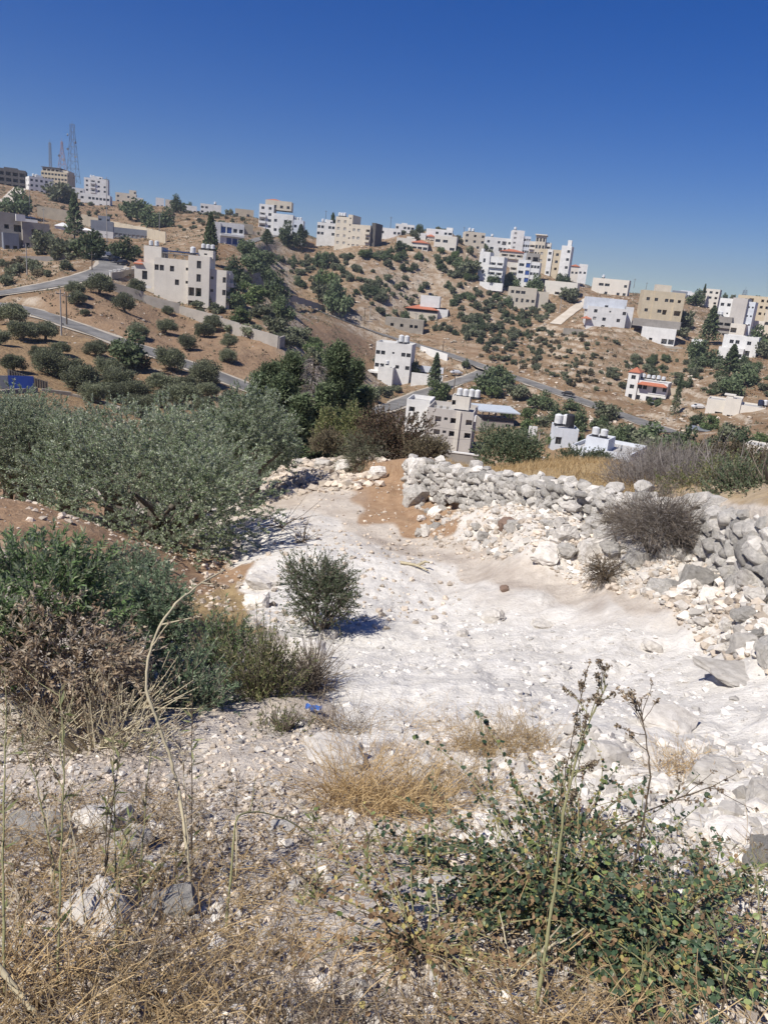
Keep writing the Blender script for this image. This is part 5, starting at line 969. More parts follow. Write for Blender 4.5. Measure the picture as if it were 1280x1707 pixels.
WHITEP = poly_world([(640, 905), (480, 915), (395, 950), (410, 1040), (500, 1065), (540, 1130), (550, 1200), (560, 1270), (700, 1230), (900, 1230), (1000, 1330), (1340, 1440), (1400, 1090), (1200, 1075), (1000, 1005), (860, 985), (740, 955)])
notwhite = lambda X, Y, g: ~inside(WHITEP, X, Y) & (fbm(X, Y, .6, 2) > g.uniform(-.6, .2, len(X)))
gravel('bank_rubble', 'broken limestone rubble covering the bank below the drystone wall', 4600, (az(715), WTH[-1]), lambda T, g, n: wall_r(T)-3.3*wall_r(T)/16*g.random(n)**1.2+.2, .02, .15, 2.4, ROCKT, 1)
gravel('bank_rubble', 'whiter limestone chips mixed into the bank below the drystone wall', 3000, (WTH[2], WTH[-1]), lambda T, g, n: wall_r(T)-3.0*wall_r(T)/16*g.random(n)+.1, .02, .19, 2.3, ROCKW, 2)
gravel('berm_rubble', 'rubble heap closing the far end of the track', 900, (az(440), az(640)), lambda T, g, n: g.uniform(20, 27, n), .06, .35, 1.8, ROCKT, 3)
gravel('loose_gravel', 'pale loose gravel covering the ground at the foot of the dry stalks', 21000, (-.75, .92), lambda T, g, n: 1.1+3.9*g.random(n)**1.1, .005, .042, 2.2, ROCKT, 4, notwhite)
gravel('loose_gravel', 'whiter gravel pieces strewn over the near ground', 5500, (-.75, .9), lambda T, g, n: 1.1+3.9*g.random(n)**1.1, .006, .06, 2.6, ROCKW, 5, notwhite)
gravel('chalk_chips', 'white chalk chips lying on the crushed limestone mound', 7500, (-.30, .85), lambda T, g, n: 3.4+7.5*g.random(n)**1.1, .010, .10, 2.6, ROCKC, 6, lambda X, Y, g: inside(WHITEP, X, Y) & ~inside(LANEP, X, Y) & (fbm(X, Y, .9, 3) > g.uniform(-.4, .5, len(X))), .55, .4)
gravel('chalk_chips', 'larger chalk rubble between the mound and the creeper', 4200, (.16, .92), lambda T, g, n: 2.6+2.4*g.random(n), .008, .12, 2.4, ROCKW, 7, None, .7, .3)
gravel('track_stones', 'scattered stones on the far part of the track', 1500, (-.26, .12), lambda T, g, n: 9+14*g.random(n), .02, .12, 1.8, ROCKT, 8)
gravel('soil_stones', 'stones on the brown soil under the olives', 500, (-.6, -.2), lambda T, g, n: 7+9*g.random(n), .03, .14, 1.8, ROCKT, 9)

# pale rocks lying on the far slopes
gravel('hill_rocks', 'pale limestone outcrops and rocks strewn over the terraced hillside', 5200, (-.06, .55), lambda T, g, n: np.sqrt(g.uniform(230**2, 470**2, n)), .25, 1.9, 1.9, FARROCK, 41, lambda X, Y, g: (fbm(X, Y, 26, 3) > g.uniform(-.25, .45, len(X))) & offroad(X, Y), .5, .3)
gravel('hill_rocks', 'stones strewn over the ochre slope and the olive grove', 1600, (-.52, -.08), lambda T, g, n: np.sqrt(g.uniform(110**2, 330**2, n)), .12, .8, 2.0, FARROCK, 42, lambda X, Y, g: (fbm(X, Y, 18, 3) > g.uniform(-.2, .4, len(X))) & offroad(X, Y), .5, .3)
# ------------------------------------------------------------------ near olives, bushes and weeds
TWIG = plain('grey_brown_twig', (.17, .14, .11), .95, .3, 9); STRAW = leafmat('dry_straw', (.42, .29, .145), (.64, .48, .26), (.30, .20, .10), .2, .8); PALESTALK = plain('pale_dry_stalk', (.46, .40, .27), .85, .25, 14)
GSTALK = plain('greenish_stalk', (.23, .22, .11), .85, .25, 14); DSTALK = plain('dark_weed_stalk', (.10, .075, .05), .9, .25, 14)
OLSHRUB = leafmat('olive_shoot_leaf', (.13, .22, .08), (.26, .35, .155), (.38, .42, .25), .42, .42, (.24, .28, .19))
BLUEG = leafmat('blue_green_leaf', (.13, .20, .105), (.26, .33, .205), (.36, .41, .28), .42, .45, (.20, .245, .17))
DRYL = leafmat('dry_brown_leaf', (.22, .155, .10), (.42, .32, .215), (.52, .43, .31), .25, .65, (.46, .40, .31))
WEEDG = leafmat('yellow_green_weed_leaf', (.155, .19, .07), (.31, .325, .15), (.44, .38, .21), .4, .6)
DARKB = leafmat('dark_small_leaf', (.085, .12, .065), (.175, .215, .125), (.25, .25, .15), .32, .55)
CAPER = leafmat('round_creeper_leaf', (.045, .085, .045), (.11, .155, .085), (.20, .25, .085), .28, .45, (.15, .18, .12), .4)
CAPERD = leafmat('withered_creeper_leaf', (.13, .08, .045), (.27, .18, .10), (.32, .27, .10), .2, .7)
LITTER = leafmat('leaf_litter', (.10, .075, .05), (.25, .19, .13), (.36, .30, .21), .1, .9)
def chains(B, D, L, k, wob, grav, g):
    n = len(B); P = np.zeros((n, k, 3)); P[:, 0] = B; d = nrm(np.asarray(D, float)); st = (np.broadcast_to(L, n)/(k-1))[:, None]
    for i in range(1, k): d = nrm(d + wob*g.normal(size=(n, 3)) + np.array([0, 0, grav])); P[:, i] = P[:, i-1] + d*st
    return P
def along(P, m, g, lo=.15):
    n, k, _ = P.shape; i = g.integers(0, n, m); t = lo+(1-lo)*g.random(m); u = t*(k-1); a = np.minimum(u.astype(int), k-2); f = (u-a)[:, None]
    p = P[i, a]*(1-f)+P[i, a+1]*f; return p, nrm(P[i, a+1]-P[i, a])
def geo(name, parts, parent=None, smooth=False):
    Vs = []; Fs = []; mi = []; mats = []; off = 0
    for V, F, mt in parts:
        if mt not in mats: mats.append(mt)
        Vs.append(V); Fs.append(F+off); off += len(V); mi.append(np.full(len(F), mats.index(mt)))
    return link(name, mesh_np(name, np.concatenate(Vs), Fs, mats, np.concatenate(mi), smooth), parent)
def spray_crown(name, ntw, per, R, flat, clumps, tl, ln, wd, mat, seed, lower=-.7, crad=.33, up=.35, zmin=None, hollow=.4, wob=.12):
    p, out, g = crown_pts(ntw, R, clumps, seed, crad, flat, lower, hollow)
    C = chains(p, nrm(out+.5*rdir(ntw, g)+np.array([0, 0, up])), tl*(.6+.8*g.random(ntw)), 4, wob, -.02, g)
    V0, F0 = tubes(C[:, ::3], np.tile([.004, .0015], (ntw, 1))*max(1, R*.6), 3)
    n = ntw*per; q, d = along(C, n, g, .05); D = nrm(d*.8+.75*rdir(n, g)); V, F = leaves(q+D*ln*.45, D, nrm(rdir(n, g)+np.array([0, 0, .7])), ln*(.65+.6*g.random(n)), wd*(.7+.5*g.random(n)), .15)
    if zmin is not None:
        k = V.reshape(-1, 4, 3)[:, 0, 2] > zmin; V = V.reshape(-1, 4, 3)[k].reshape(-1, 3); F = np.arange(len(V)).reshape(-1, 4)
    return V0, F0, V, F
def near_olive(px, py, r, R, label, seed, ntw=1500, per=26, ln=.062, wd=.017, flat=.82, mat=None, share=None, group=None):
    C = at(px, py, r); G0 = onground(C[0], C[1]); root = empty('olive_tree', G0); tag(root, label, 'olive tree', group); hc = C[2]-G0[2]
    if share is None:
        V0, F0, V, F = spray_crown('crown', ntw, per, R, flat, 36, .24, ln, wd, mat or OLIVE, seed, crad=.34, up=.15, hollow=.58)
        me = mesh_np('crown', np.concatenate([V, V0]), [np.concatenate([F, F0+len(V)])], [mat or OLIVE, BARK], np.r_[np.zeros(len(F)), np.ones(len(F0))]); sc = 1.0
    else: me, R0 = share; sc = R/R0
    c = link('crown', me, root); c.location = (0, 0, hc); c.scale = (sc, sc, sc); c.rotation_euler = (0, 0, seed*1.3)
    for i in range(2 if R > 2 else 1):
        t = link('trunk', trunk_mesh('trunk', max(.8, hc*.9), R*.75, seed+i, .13*R**.5, 6), root); t.location = (i*.35, .1*i, 0)
    return me
OLIVEN = leafmat('near_olive_leaf', (.105, .15, .065), (.23, .285, .15), (.46, .50, .34), .3, .38, (.42, .46, .35), .5)  # palest tint paints sun glints into the colour of some leaves
m1 = near_olive(258, 826, 16.0, 2.45, 'large spreading olive tree overhanging the edge of the white track', 3, 2600, 32, .068, .024, .74, OLIVEN)
m2 = near_olive(425, 722, 21.5, 1.55, 'olive tree at the far end of the white track', 5, 1500, 28, .078, .027, .9, OLIVEN)
near_olive(50, 738, 24, 1.85, 'olive tree behind and left of the large spreading olive', 8, share=(m1, 2.45)); near_olive(190, 772, 25, 2.4, 'olive tree directly behind the large spreading olive', 9, share=(m1, 2.45))
near_olive(330, 762, 27, 1.9, 'olive tree between the spreading olive and the kerb wall', 12, share=(m2, 1.55)); near_olive(-60, 742, 24, 2.0, 'olive tree cut by the grove edge beside the rubble kerb', 14, share=(m1, 2.45)); near_olive(110, 758, 33, 2.3, 'olive tree at the foot of the low kerb wall', 15, share=(m2, 1.55)); near_olive(270, 760, 36, 2.3, 'olive tree at the lower end of the kerb wall', 16, share=(m2, 1.55)); near_olive(10, 742, 34, 2.4, 'olive tree under the blue sheet fence', 17, share=(m2, 1.55)); near_olive(385, 745, 32, 1.9, 'olive tree beside the lower road end above the track', 18, share=(m2, 1.55))
# --- conifers beyond the track end
def conifer(px, pyt, r, w, label, seed, mat=PINE, n=22000, dead=False, name='conifer_tree'):
    a = az(px, 690); x, y = r*math.sin(a), r*math.cos(a); G0 = onground(x, y); T = at(px, pyt, r); H = T[2]-G0[2]; Rr = w*.62*r/FPX; g = np.random.default_rng(seed)
    root = empty(name, G0); tag(root, label, 'conifer')
    t = np.linspace(0, 1, 8); P = np.zeros((1, 8, 3)); P[0, :, 2] = t*H-.2; P[0, :, :2] = np.cumsum(g.normal(size=(8, 2))*.02*H, 0)*.3; V, F = tubes(P, (.16*(1-t)+.02)[None], 6); link('trunk', mesh_np('trunk', V, F, BARK, smooth=True), root)
    nb = 170; z = g.random(nb)**.9*.93; a = g.random(nb)*6.28; L = Rr*((1-z)**.6)*(.7+.6*g.random(nb))+.15; B = np.c_[np.zeros((nb, 2)), z*H+.25]; D = np.c_[np.cos(a), np.sin(a), .35-.1*g.random(nb)]
    C = chains(B, D, L, 6, .1, .05 if not dead else -.12, g); V, F = tubes(C, np.linspace(.03, .008, 6)[None].repeat(nb, 0), 3); link('branches', mesh_np('branches', V, F, GREYT if dead else BARK), root)
    if dead:
        tw, d = along(C, 1500, g, .2); C2 = chains(tw, nrm(d+.8*rdir(1500, g)+np.array([0, 0, -.5])), .35+.3*g.random(1500), 4, .2, -.15, g); V, F = tubes(C2, np.linspace(.012, .004, 4)[None].repeat(1500, 0), 3); link('twigs', mesh_np('twigs', V, F, GREYT), root)
    m = n if not dead else 500; q, d = along(C, m, g, .25); q = q + rdir(m, g)*.38*Rr*(g.random((m, 1))); D = nrm(d+.9*rdir(m, g)+np.array([0, 0, .25])); V, F = leaves(q, D, rdir(m, g), .26*(.6+.7*g.random(m)), .10*(.6+.7*g.random(m))); link('foliage', mesh_np('foliage', V, F, mat), root)
conifer(520, 588, 46, 74, 'grey dead conifer with drooping bare branches beyond the track end', 3, SCRUB, dead=True); conifer(556, 566, 50, 66, 'tall pointed dark conifer right of the dead conifer', 4); conifer(484, 588, 52, 64, 'dark conifer left of the dead conifer', 5); conifer(448, 606, 58, 60, 'bushy green conifer near the lower road end', 6); conifer(585, 592, 56, 56, 'dark conifer leaning over the gully', 7); conifer(428, 622, 55, 44, 'small green conifer at the lower road end', 8); conifer(466, 625, 47, 60, 'broad dark conifer between the green conifers and the dead one', 10); conifer(604, 640, 52, 50, 'low dark conifer above the weeping bush', 11); conifer(500, 660, 43, 50, 'short green conifer before the dead conifer', 12); conifer(540, 640, 44, 50, 'short dark conifer at the foot of the dead conifer', 9)
# --- bushes
def bush(name, label, px, py, r, w, h, mat, seed, ntw=500, per=16, ln=.05, wd=.02, tl=.25, flat=None, lower=-.5, up=.4, cat='bush', stems=12, twigmat=TWIG, crad=.38, hollow=.3, wob=.12, zc=None):
    """bush whose crown centre is seen at the picture point; w and h are its width and height in picture units"""
    C = at(px, py, r); G0 = onground(C[0], C[1]); R = .5*w*r/FPX; fl = h/w; hc = C[2]-G0[2]; root = empty(name, G0); tag(root, label, cat)
    V0, F0, V, F = spray_crown('foliage', ntw, per, R, fl, 26, tl, ln, wd, mat, seed, lower, crad, up, None, hollow, wob)
    o = link('foliage', mesh_np('foliage', V, F, mat), root); o.location = (0, 0, hc); o = link('twigs', mesh_np('twigs', V0, F0, twigmat), root); o.location = (0, 0, hc)
    g = np.random.default_rng(seed+90); a = g.random(stems)*6.28; Cc = chains(np.c_[np.cos(a), np.sin(a), np.zeros(stems)]*R*.12, np.c_[np.cos(a)*.6, np.sin(a)*.6, np.full(stems, .9)], min(max(R, hc+R*fl), R*1.5)*.75, 7, .14, .02, g); V, F = tubes(Cc, np.linspace(.014, .003, 7)[None].repeat(stems, 0), 4); link('stems', mesh_np('stems', V, F, twigmat), root)
    return root
bush('brown_bush', 'rusty brown bush on the wall end beyond the track', 652, 742, 24.5, 140, 110, BROWNL, 21, 1400, 16, .07, .035, .3)
bush('green_bush', 'olive green bush filling the right foot of the rusty brown bush', 712, 758, 23, 70, 50, SCRUB, 22, 500, 14, .06, .03)
bush('weeping_bush', 'grey green weeping bush hanging over the rubble berm', 606, 768, 23.5, 62, 84, leafmat('weeping_grass_leaf', (.10, .115, .07), (.18, .19, .12), (.24, .22, .15), .2, .7), 23, 700, 10, .14, .014, .4, up=-.3)
bush('green_bush', 'yellow green bush between the conifers and the rusty brown bush', 575, 715, 30, 90, 80, WEEDG, 24, 800, 14, .09, .045); bush('green_bush', 'dim olive bush under the dark conifers', 545, 745, 28, 60, 50, SCRUB, 25, 400, 14, .08, .035)
bush('green_bush', 'dense dark green bush behind the yellow grass strip', 846, 752, 27, 125, 76, DARKB, 26, 1300, 18, .075, .035); bush('green_bush', 'low green bush beside the white flat roofed house wall', 975, 768, 30, 90, 36, DARKB, 27, 500, 16, .08, .035)
bush('dead_scrub', 'wide grey dead scrub along the far side of the drystone wall', 1125, 818, 16.0, 220, 100, GREYT, 28, 1900, 9, .12, .006, .4, twigmat=GREYT, up=.6); bush('dead_scrub', 'brown grey scrub topping the drystone wall bend', 1165, 790, 20, 230, 70, SCRUB, 29, 900, 12, .07, .02, .3, twigmat=GREYT)
bush('green_bush', 'olive green bush growing through the grey dead scrub', 1200, 822, 15.0, 180, 110, WEEDG, 30, 800, 14, .055, .02, .25, twigmat=GREYT); bush('green_bush', 'dark grey green bush above the tall end of the drystone wall', 1275, 848, 11.6, 150, 130, DARKB, 31, 1000, 16, .045, .02, .25); bush('green_bush', 'dim green bush behind the grey dead scrub', 1240, 780, 20, 170, 84, SCRUB, 32, 700, 14, .07, .028); bush('dead_scrub', 'pale grey brush at the left end of the dead scrub', 1065, 830, 17.0, 80, 50, GREYT, 33, 600, 8, .10, .006, .35, twigmat=GREYT, up=.6)
bush('thorn_bush', 'grey brown dead thorn bush sprawling over the drystone wall', 1092, 888, 10.9, 125, 112, GREYT, 34, 1100, 7, .09, .004, .4, twigmat=TWIG, up=-.2, wob=.35); bush('thorn_bush', 'dark root tangle hanging in the rubble hollow', 1010, 962, 10.6, 60, 56, LITTER, 35, 300, 6, .05, .004, .25, twigmat=DSTALK, up=-.5, wob=.4)
bush('thorn_bush', 'brown dead sprig left of the thorn bush', 1040, 872, 11.8, 70, 26, LITTER, 36, 240, 6, .05, .006, .25, up=0, wob=.3)
bush('dark_bush', 'small dark leaved bush standing on the edge of the white mound', 538, 988, 8.9, 140, 135, DARKB, 37, 700, 26, .026, .013, .26, up=.4, lower=-.8, stems=24, hollow=.05, crad=.36, wob=.3)
bush('olive_shrub', 'fresh green olive shrub above the drooping brown leaves', 45, 1010, 5.5, 280, 170, OLSHRUB, 38, 640, 26, .058, .016, .18, up=.35); bush('olive_shrub', 'blue green olive shrub in the middle of the left thicket', 255, 1055, 6.6, 150, 220, BLUEG, 39, 640, 28, .046, .013, .17, up=.3); bush('olive_shrub', 'dull green shrub against the straw patch', 225, 960, 8.0, 90, 50, BLUEG, 40, 220, 20, .05, .014, .22)
bush('olive_shrub', 'shaded green shrub low in the left thicket', 280, 1190, 5.2, 200, 200, BLUEG, 45, 560, 24, .045, .013, .2); bush('withered_shrub', 'withered shrub of drooping brown leaves in the left thicket', 95, 1105, 4.9, 270, 170, DRYL, 41, 420, 20, .052, .015, .22, up=-.5); bush('withered_shrub', 'tangle of brown twigs under the withered shrub', 150, 1235, 4.3, 330, 130, DRYL, 42, 420, 8, .032, .008, .25, twigmat=PALESTALK, up=.3, wob=.3)
bush('weed_clump', 'yellow green weed clump at the edge of the chalk mound', 440, 1160, 5.6, 130, 220, WEEDG, 43, 420, 18, .035, .008, .25, up=1.2); bush('weed_clump', 'dark green weed clump beside the straw patch', 375, 1110, 6.0, 120, 150, OLSHRUB, 44, 300, 18, .04, .010, .22, up=1.0); bush('weed_clump', 'low pale weeds in front of the white rock slab', 470, 1255, 4.6, 100, 90, WEEDG, 46, 220, 14, .03, .008, .2, up=1.0)
bush('dry_tangle', 'grey dry twig tangle below the rounded white boulder', 522, 1150, 6.1, 90, 110, LITTER, 47, 380, 6, .03, .004, .28, twigmat=TWIG, up=.4, wob=.35)
# --- straw tufts
def tuft(px, py, w, h, n, label, seed, mat=STRAW, rad_=.0016, name='straw_tuft', cat='dry grass', lean=.9, wob=.22):
    P0 = hit(px, py+h*.45); r = np.linalg.norm(P0); R = .5*w*r/FPX; Hh = h*r/FPX; g = np.random.default_rng(seed); a = g.random(n)*6.28; q = np.sqrt(g.random(n))*R
    B = np.c_[np.cos(a)*q, np.sin(a)*q*.7, np.zeros(n)]; B[:, 2] = ground_h(B[:, 0]+P0[0], B[:, 1]+P0[1])-P0[2]
    C = chains(B, np.c_[g.normal(size=(n, 2))*lean, np.full(n, .8)], Hh*(.5+.8*g.random(n)), 6, wob, -.06, g); V, F = tubes(C, np.linspace(rad_, rad_*.4, 6)[None].repeat(n, 0), 3)
    m = n*2; s, d = along(C, m, g, .4); C2 = chains(s, nrm(d+rdir(m, g)), Hh*.22*(.5+g.random(m)), 3, .2, -.05, g); V2, F2 = tubes(C2, np.full((m, 3), rad_*.5), 3)
    o = geo(name, [(V, F, mat), (V2, F2, mat)]); o.location = P0; tag(o, label, cat); return o
tuft(640, 1290, 200, 110, 560, 'golden dry grass tuft beside the white rock slab', 51); tuft(835, 1225, 160, 70, 420, 'golden dry grass tuft on the lip of the white mound', 52); tuft(760, 1290, 150, 80, 220, 'thin dry grass between the two golden tufts', 53); tuft(600, 1320, 160, 50, 240, 'flattened straw in front of the golden tuft', 54, lean=1.6); tuft(1130, 1260, 80, 60, 110, 'sparse dry sprig on the rubble beyond the dark weed', 55); tuft(720, 1190, 130, 60, 90, 'fine dry stems standing on the white mound', 56, rad_=.0011); tuft(340, 1020, 170, 50, 420, 'flattened brown straw patch between the shrubs', 58, lean=1.8)
tuft(560, 1185, 120, 70, 140, 'brown dry stems rising behind the blue scrap', 59, LITTER)
gq = np.random.default_rng(61); T = gq.uniform(az(730), az(1085), 9000); R = gq.uniform(0, 1, 9000)**.8*11+.9+wall_r(T); X = R*np.sin(T); Y = R*np.cos(T); B = np.c_[X, Y, ground_h(X, Y)]; C = chains(B, np.c_[gq.normal(size=(9000, 2))*.35, np.ones(9000)], .07+.13*gq.random(9000), 3, .15, -.03, gq); V, F = tubes(C, np.tile([.005, .0035, .002], (9000, 1)), 3); tag(link('yellow_grass', mesh_np('yellow_grass', V, F, STRAW)), 'dry yellow grass strip behind the drystone wall', 'grass', kind='stuff')
# --- tall stalks
def stalk(label, pts, r0, r1, mat, seed, twigs=0, heads=0, tl=.12, leafm=None, nleaf=0, name='dry_stalk', hs=.006):
    pts = np.array([at(*p) for p in pts]); pts[0] = pts[0]; n = len(pts); u = np.linspace(0, n-1, n*5); P = np.stack([np.interp(u, np.arange(n), pts[:, i]) for i in range(3)], 1)
    for _ in range(3): P[1:-1] = .5*P[1:-1]+.25*(P[:-2]+P[2:])
    g = np.random.default_rng(seed); P[1:-1] += g.normal(size=P[1:-1].shape)*.0011; b0 = P[0].copy(); b0[2] = min(b0[2], float(ground_h(b0[:1], b0[1:2])[0])); P = np.vstack([b0-np.array([0, 0, .05]), P]); root = empty(name, b0); tag(root, label, 'weed'); P = P-b0
    V, F = tubes(P[None], (np.linspace(r0, r1, len(P))*(1+.18*g.normal(size=len(P)).clip(-1, 1.5)))[None], 7); link('stem', mesh_np('stem', V, F, mat, smooth=True), root)
    if twigs:
        s, d = along(P[None], twigs, g, .5); C = chains(s, nrm(d*.9+.8*rdir(twigs, g)), tl*(.5+g.random(twigs)), 5, .12, .04, g); V, F = tubes(C, np.linspace(r1, r1*.5, 5)[None].repeat(twigs, 0), 4); link('side_twigs', mesh_np('side_twigs', V, F, mat), root)
        if heads:
            s, d = along(C, heads, g, .5); s[:twigs] = C[:, -1][:heads] if heads < twigs else C[:, -1]
            k = 9; c = (s[:, None]+g.normal(size=(len(s), k, 3))*hs*.8).reshape(-1, 3); V, F = leaves(c, rdir(len(c), g), rdir(len(c), g), hs*2.2, hs*1.0); link('seed_heads', mesh_np('seed_heads', V, F, LITTER), root)
    if nleaf:
        s, d = along(P[None], nleaf, g, .1); D = nrm(d*.6+rdir(nleaf, g)); V, F = leaves(s+D*.025, D, rdir(nleaf, g), .05, .009); link('leaves', mesh_np('leaves', V, F, leafm or WEEDG), root)
    return root
stalk('long pale bent stalk arching up over the left thicket', [(322, 1495, 2.15), (300, 1320, 2.45), (285, 1265, 2.5), (262, 1200, 2.55), (243, 1150, 2.6), (246, 1100, 2.65), (262, 1050, 2.7), (292, 1005, 2.8), (335, 972, 2.9), (374, 950, 3.0)], .0065, .0035, PALESTALK, 1, 6, 24, .12)
stalk('tall green brown stalk with seed heads rising through the creeper', [(885, 1740, 1.45), (903, 1620, 1.55), (925, 1480, 1.68), (938, 1360, 1.78), (958, 1270, 1.86), (985, 1195, 1.94), (1012, 1140, 2.0)], .0052, .0018, GSTALK, 2, 16, 80, .085, hs=.0055)
stalk('thin dark stalk with round seeds beside the tall seeded stalk', [(930, 1340, 1.95), (945, 1270, 2.0), (962, 1190, 2.05), (980, 1110, 2.1)], .002, .0012, DSTALK, 3, 16, 40, .02, hs=.0045)
stalk('dark branching dry weed standing in front of the flat slab', [(1072, 1370, 2.2), (1084, 1290, 2.25), (1075, 1220, 2.3), (1062, 1170, 2.35)], .003, .0016, DSTALK, 4, 9, 36, .10, hs=.006)
stalk('thick bare stalk bending over the gravel to the right', [(365, 1640, 1.7), (380, 1520, 1.9), (390, 1400, 2.1), (395, 1358, 2.15), (430, 1352, 2.2), (480, 1365, 2.25), (520, 1395, 2.28)], .0045, .0018, GSTALK, 5, 4, 0, .1)
stalk('upright dry stalk with narrow leaves between pale rocks', [(95, 1650, 1.6), (100, 1500, 1.75), (104, 1380, 1.9), (108, 1260, 2.05), (100, 1150, 2.2)], .0036, .0015, GSTALK, 6, 10, 20, .12, WEEDG, 26)
stalk('stalk with drooping narrow leaves beside the withered shrub', [(8, 1640, 1.6), (6, 1450, 1.8), (8, 1300, 2.0), (12, 1180, 2.2)], .0036, .0015, GSTALK, 7, 10, 16, .14, WEEDG, 26)
stalk('stout pale stalk leaning low over the matted weeds', [(-30, 1580, 1.6), (20, 1640, 1.52), (60, 1690, 1.46), (90, 1740, 1.42)], .008, .006, PALESTALK, 8)
stalk('bent dry cane crossing the creeper roots', [(690, 1740, 1.45), (760, 1690, 1.55), (830, 1650, 1.62), (880, 1600, 1.66), (930, 1570, 1.7)], .005, .003, PALESTALK, 9, 4, 0, .1)
stalk('thin tan cane leaning left of the creeper', [(750, 1680, 1.55), (735, 1560, 1.75), (725, 1470, 1.9)], .0035, .002, PALESTALK, 10, 3, 0, .08)
stalk('dark dry branch reaching from the creeper over the chalk rubble', [(1000, 1400, 2.2), (1060, 1360, 2.25), (1130, 1330, 2.3), (1190, 1310, 2.35)], .003, .0015, DSTALK, 11, 8, 14, .1)
gs = np.random.default_rng(71)
for i in range(44):
    x = gs.uniform(-30, 560) if i < 34 else gs.uniform(560, 1280); y = gs.uniform(1430, 1760); r = 1.5+(1740-y)/330*.8; h = gs.uniform(90, 330 if x < 320 else 170); lx = gs.normal()*40
    stalk('thin dry weed stem standing in the stony foreground', [(x, y, r), (x+lx*.3, y-h*.4, r+.12), (x+lx*.6, y-h*.75, r+.2), (x+lx, y-h, r+.28)], .0028, .001, (PALESTALK, GSTALK, DSTALK)[i % 3], 200+i, 5+i % 5, 10, .08, WEEDG if i % 3 else DRYL, 10 if i % 2 else 22, hs=.004)['group'] = 'thin weed stems of the foreground'
for i, (px, py, w, h, n, lb) in enumerate([(60, 1560, 220, 150, 150, 'pale tangled dry weeds round the stalk with drooping leaves'), (210, 1600, 200, 120, 130, 'tangled dry weeds round the white rock among the stalks'), (330, 1640, 200, 110, 120, 'brown tangled weeds below the bluish shaded rock'), (120, 1680, 260, 90, 160, 'matted dry weeds under the stout fallen stalk'), (480, 1660, 220, 90, 120, 'matted dry weeds between the stalks and the creeper'), (600, 1560, 160, 70, 70, 'sparse dry weeds on the gravel left of the creeper'), (60, 1380, 240, 130, 160, 'dry weeds under the withered shrub'), (230, 1330, 200, 110, 130, 'dry weeds at the foot of the long pale stalk'), (820, 1640, 240, 110, 120, 'straw stems tangled in the creeper roots'), (1120, 1480, 240, 110, 110, 'straw stems crossing the creeper towards the flat pale rock'), (980, 1400, 260, 90, 110, 'brown stems over the withered creeper'), (420, 1540, 200, 80, 90, 'straw stems round the thick bent stalk'), (300, 1440, 220, 90, 90, 'loose straw stems behind the bluish shaded rock'), (640, 1690, 240, 90, 120, 'matted straw below the bent dry cane'), (1040, 1700, 260, 90, 120, 'straw stems under the round leaved creeper')]):
    tuft(px, py, w*1.1, h*1.25, int(n*1.2), lb, 400+i, (STRAW, LITTER, STRAW)[i % 3], .0013, 'weed_tangle', 'dry weeds', 1.3, .35)
# --- creeper with round leaves
def round_leaves(C, Nn, s, g):
    n = len(C); U = nrm(np.cross(Nn, rdir(n, g))); Wv = np.cross(Nn, U); a = np.arange(7)*2*np.pi/7
    V = C[:, None]+s[:, None, None]*.5*(np.cos(a)[None, :, None]*U[:, None]+np.sin(a)[None, :, None]*Wv[:, None]*(.55+.45*g.random(n))[:, None, None]+ (np.cos(a)**2*.45)[None, :, None]*Nn[:, None]*g.random(n)[:, None, None]); return V.reshape(-1, 3), np.arange(7*n).reshape(n, 7)
def creeper(label, px, py, reach, n, seed, nleaf, wither=.3, flat=.5):
    nleaf = int(nleaf*1.7); wither += .08
    P0 = hit(px, py); g = np.random.default_rng(seed); a = g.random(n)*6.28; root = empty('creeper_plant', P0); tag(root, label, 'plant')
    C = chains(np.tile([0, 0, .02], (n, 1)), np.c_[np.cos(a), np.sin(a)*.8, np.full(n, .75)], reach*(.45+.75*g.random(n)), 9, .16, -.10, g)
    gz_ = ground_h(C[..., 0]+P0[0], C[..., 1]+P0[1])-P0[2]; C[..., 2] = np.maximum(C[..., 2], gz_+.012+.05*g.random((n, 1)))
    V, F = tubes(C, np.linspace(.003, .0012, 9)[None].repeat(n, 0), 4); link('stems', mesh_np('stems', V, F, GSTALK), root)
    s, d = along(C, nleaf, g, .08); s = s+rdir(nleaf, g)*.018*g.random((nleaf, 1))+np.array([0, 0, .008]); Nn = nrm(rdir(nleaf, g)*.8+np.array([0, -.25, .9])); w = g.random(nleaf) < wither
    V, F = round_leaves(s[~w], Nn[~w], .009+.013*g.random((~w).sum()), g); link('leaves', mesh_np('leaves', V, F, CAPER), root)
    V, F = round_leaves(s[w], Nn[w], .007+.012*g.random(w.sum()), g); link('withered_leaves', mesh_np('withered_leaves', V, F, CAPERD), root)
creeper('main round leaved creeper spreading over the gravel around the tall seeded stalk', 920, 1530, .62, 150, 1, 4600, .25); creeper('round leaved creeper running out below the large grey rock', 1120, 1610, .46, 90, 2, 2400, .28); creeper('pale round leaved creeper sprigs reaching left over the gravel', 720, 1440, .30, 18, 3, 200, .3); creeper('withered brown creeper behind the round leaved creeper', 960, 1390, .42, 45, 4, 700, .75); creeper('small creeper sprig beside the flat pale rock', 1190, 1490, .30, 22, 5, 330, .3); creeper('brown withered creeper strands left of the main creeper', 700, 1600, .45, 40, 6, 600, .85)
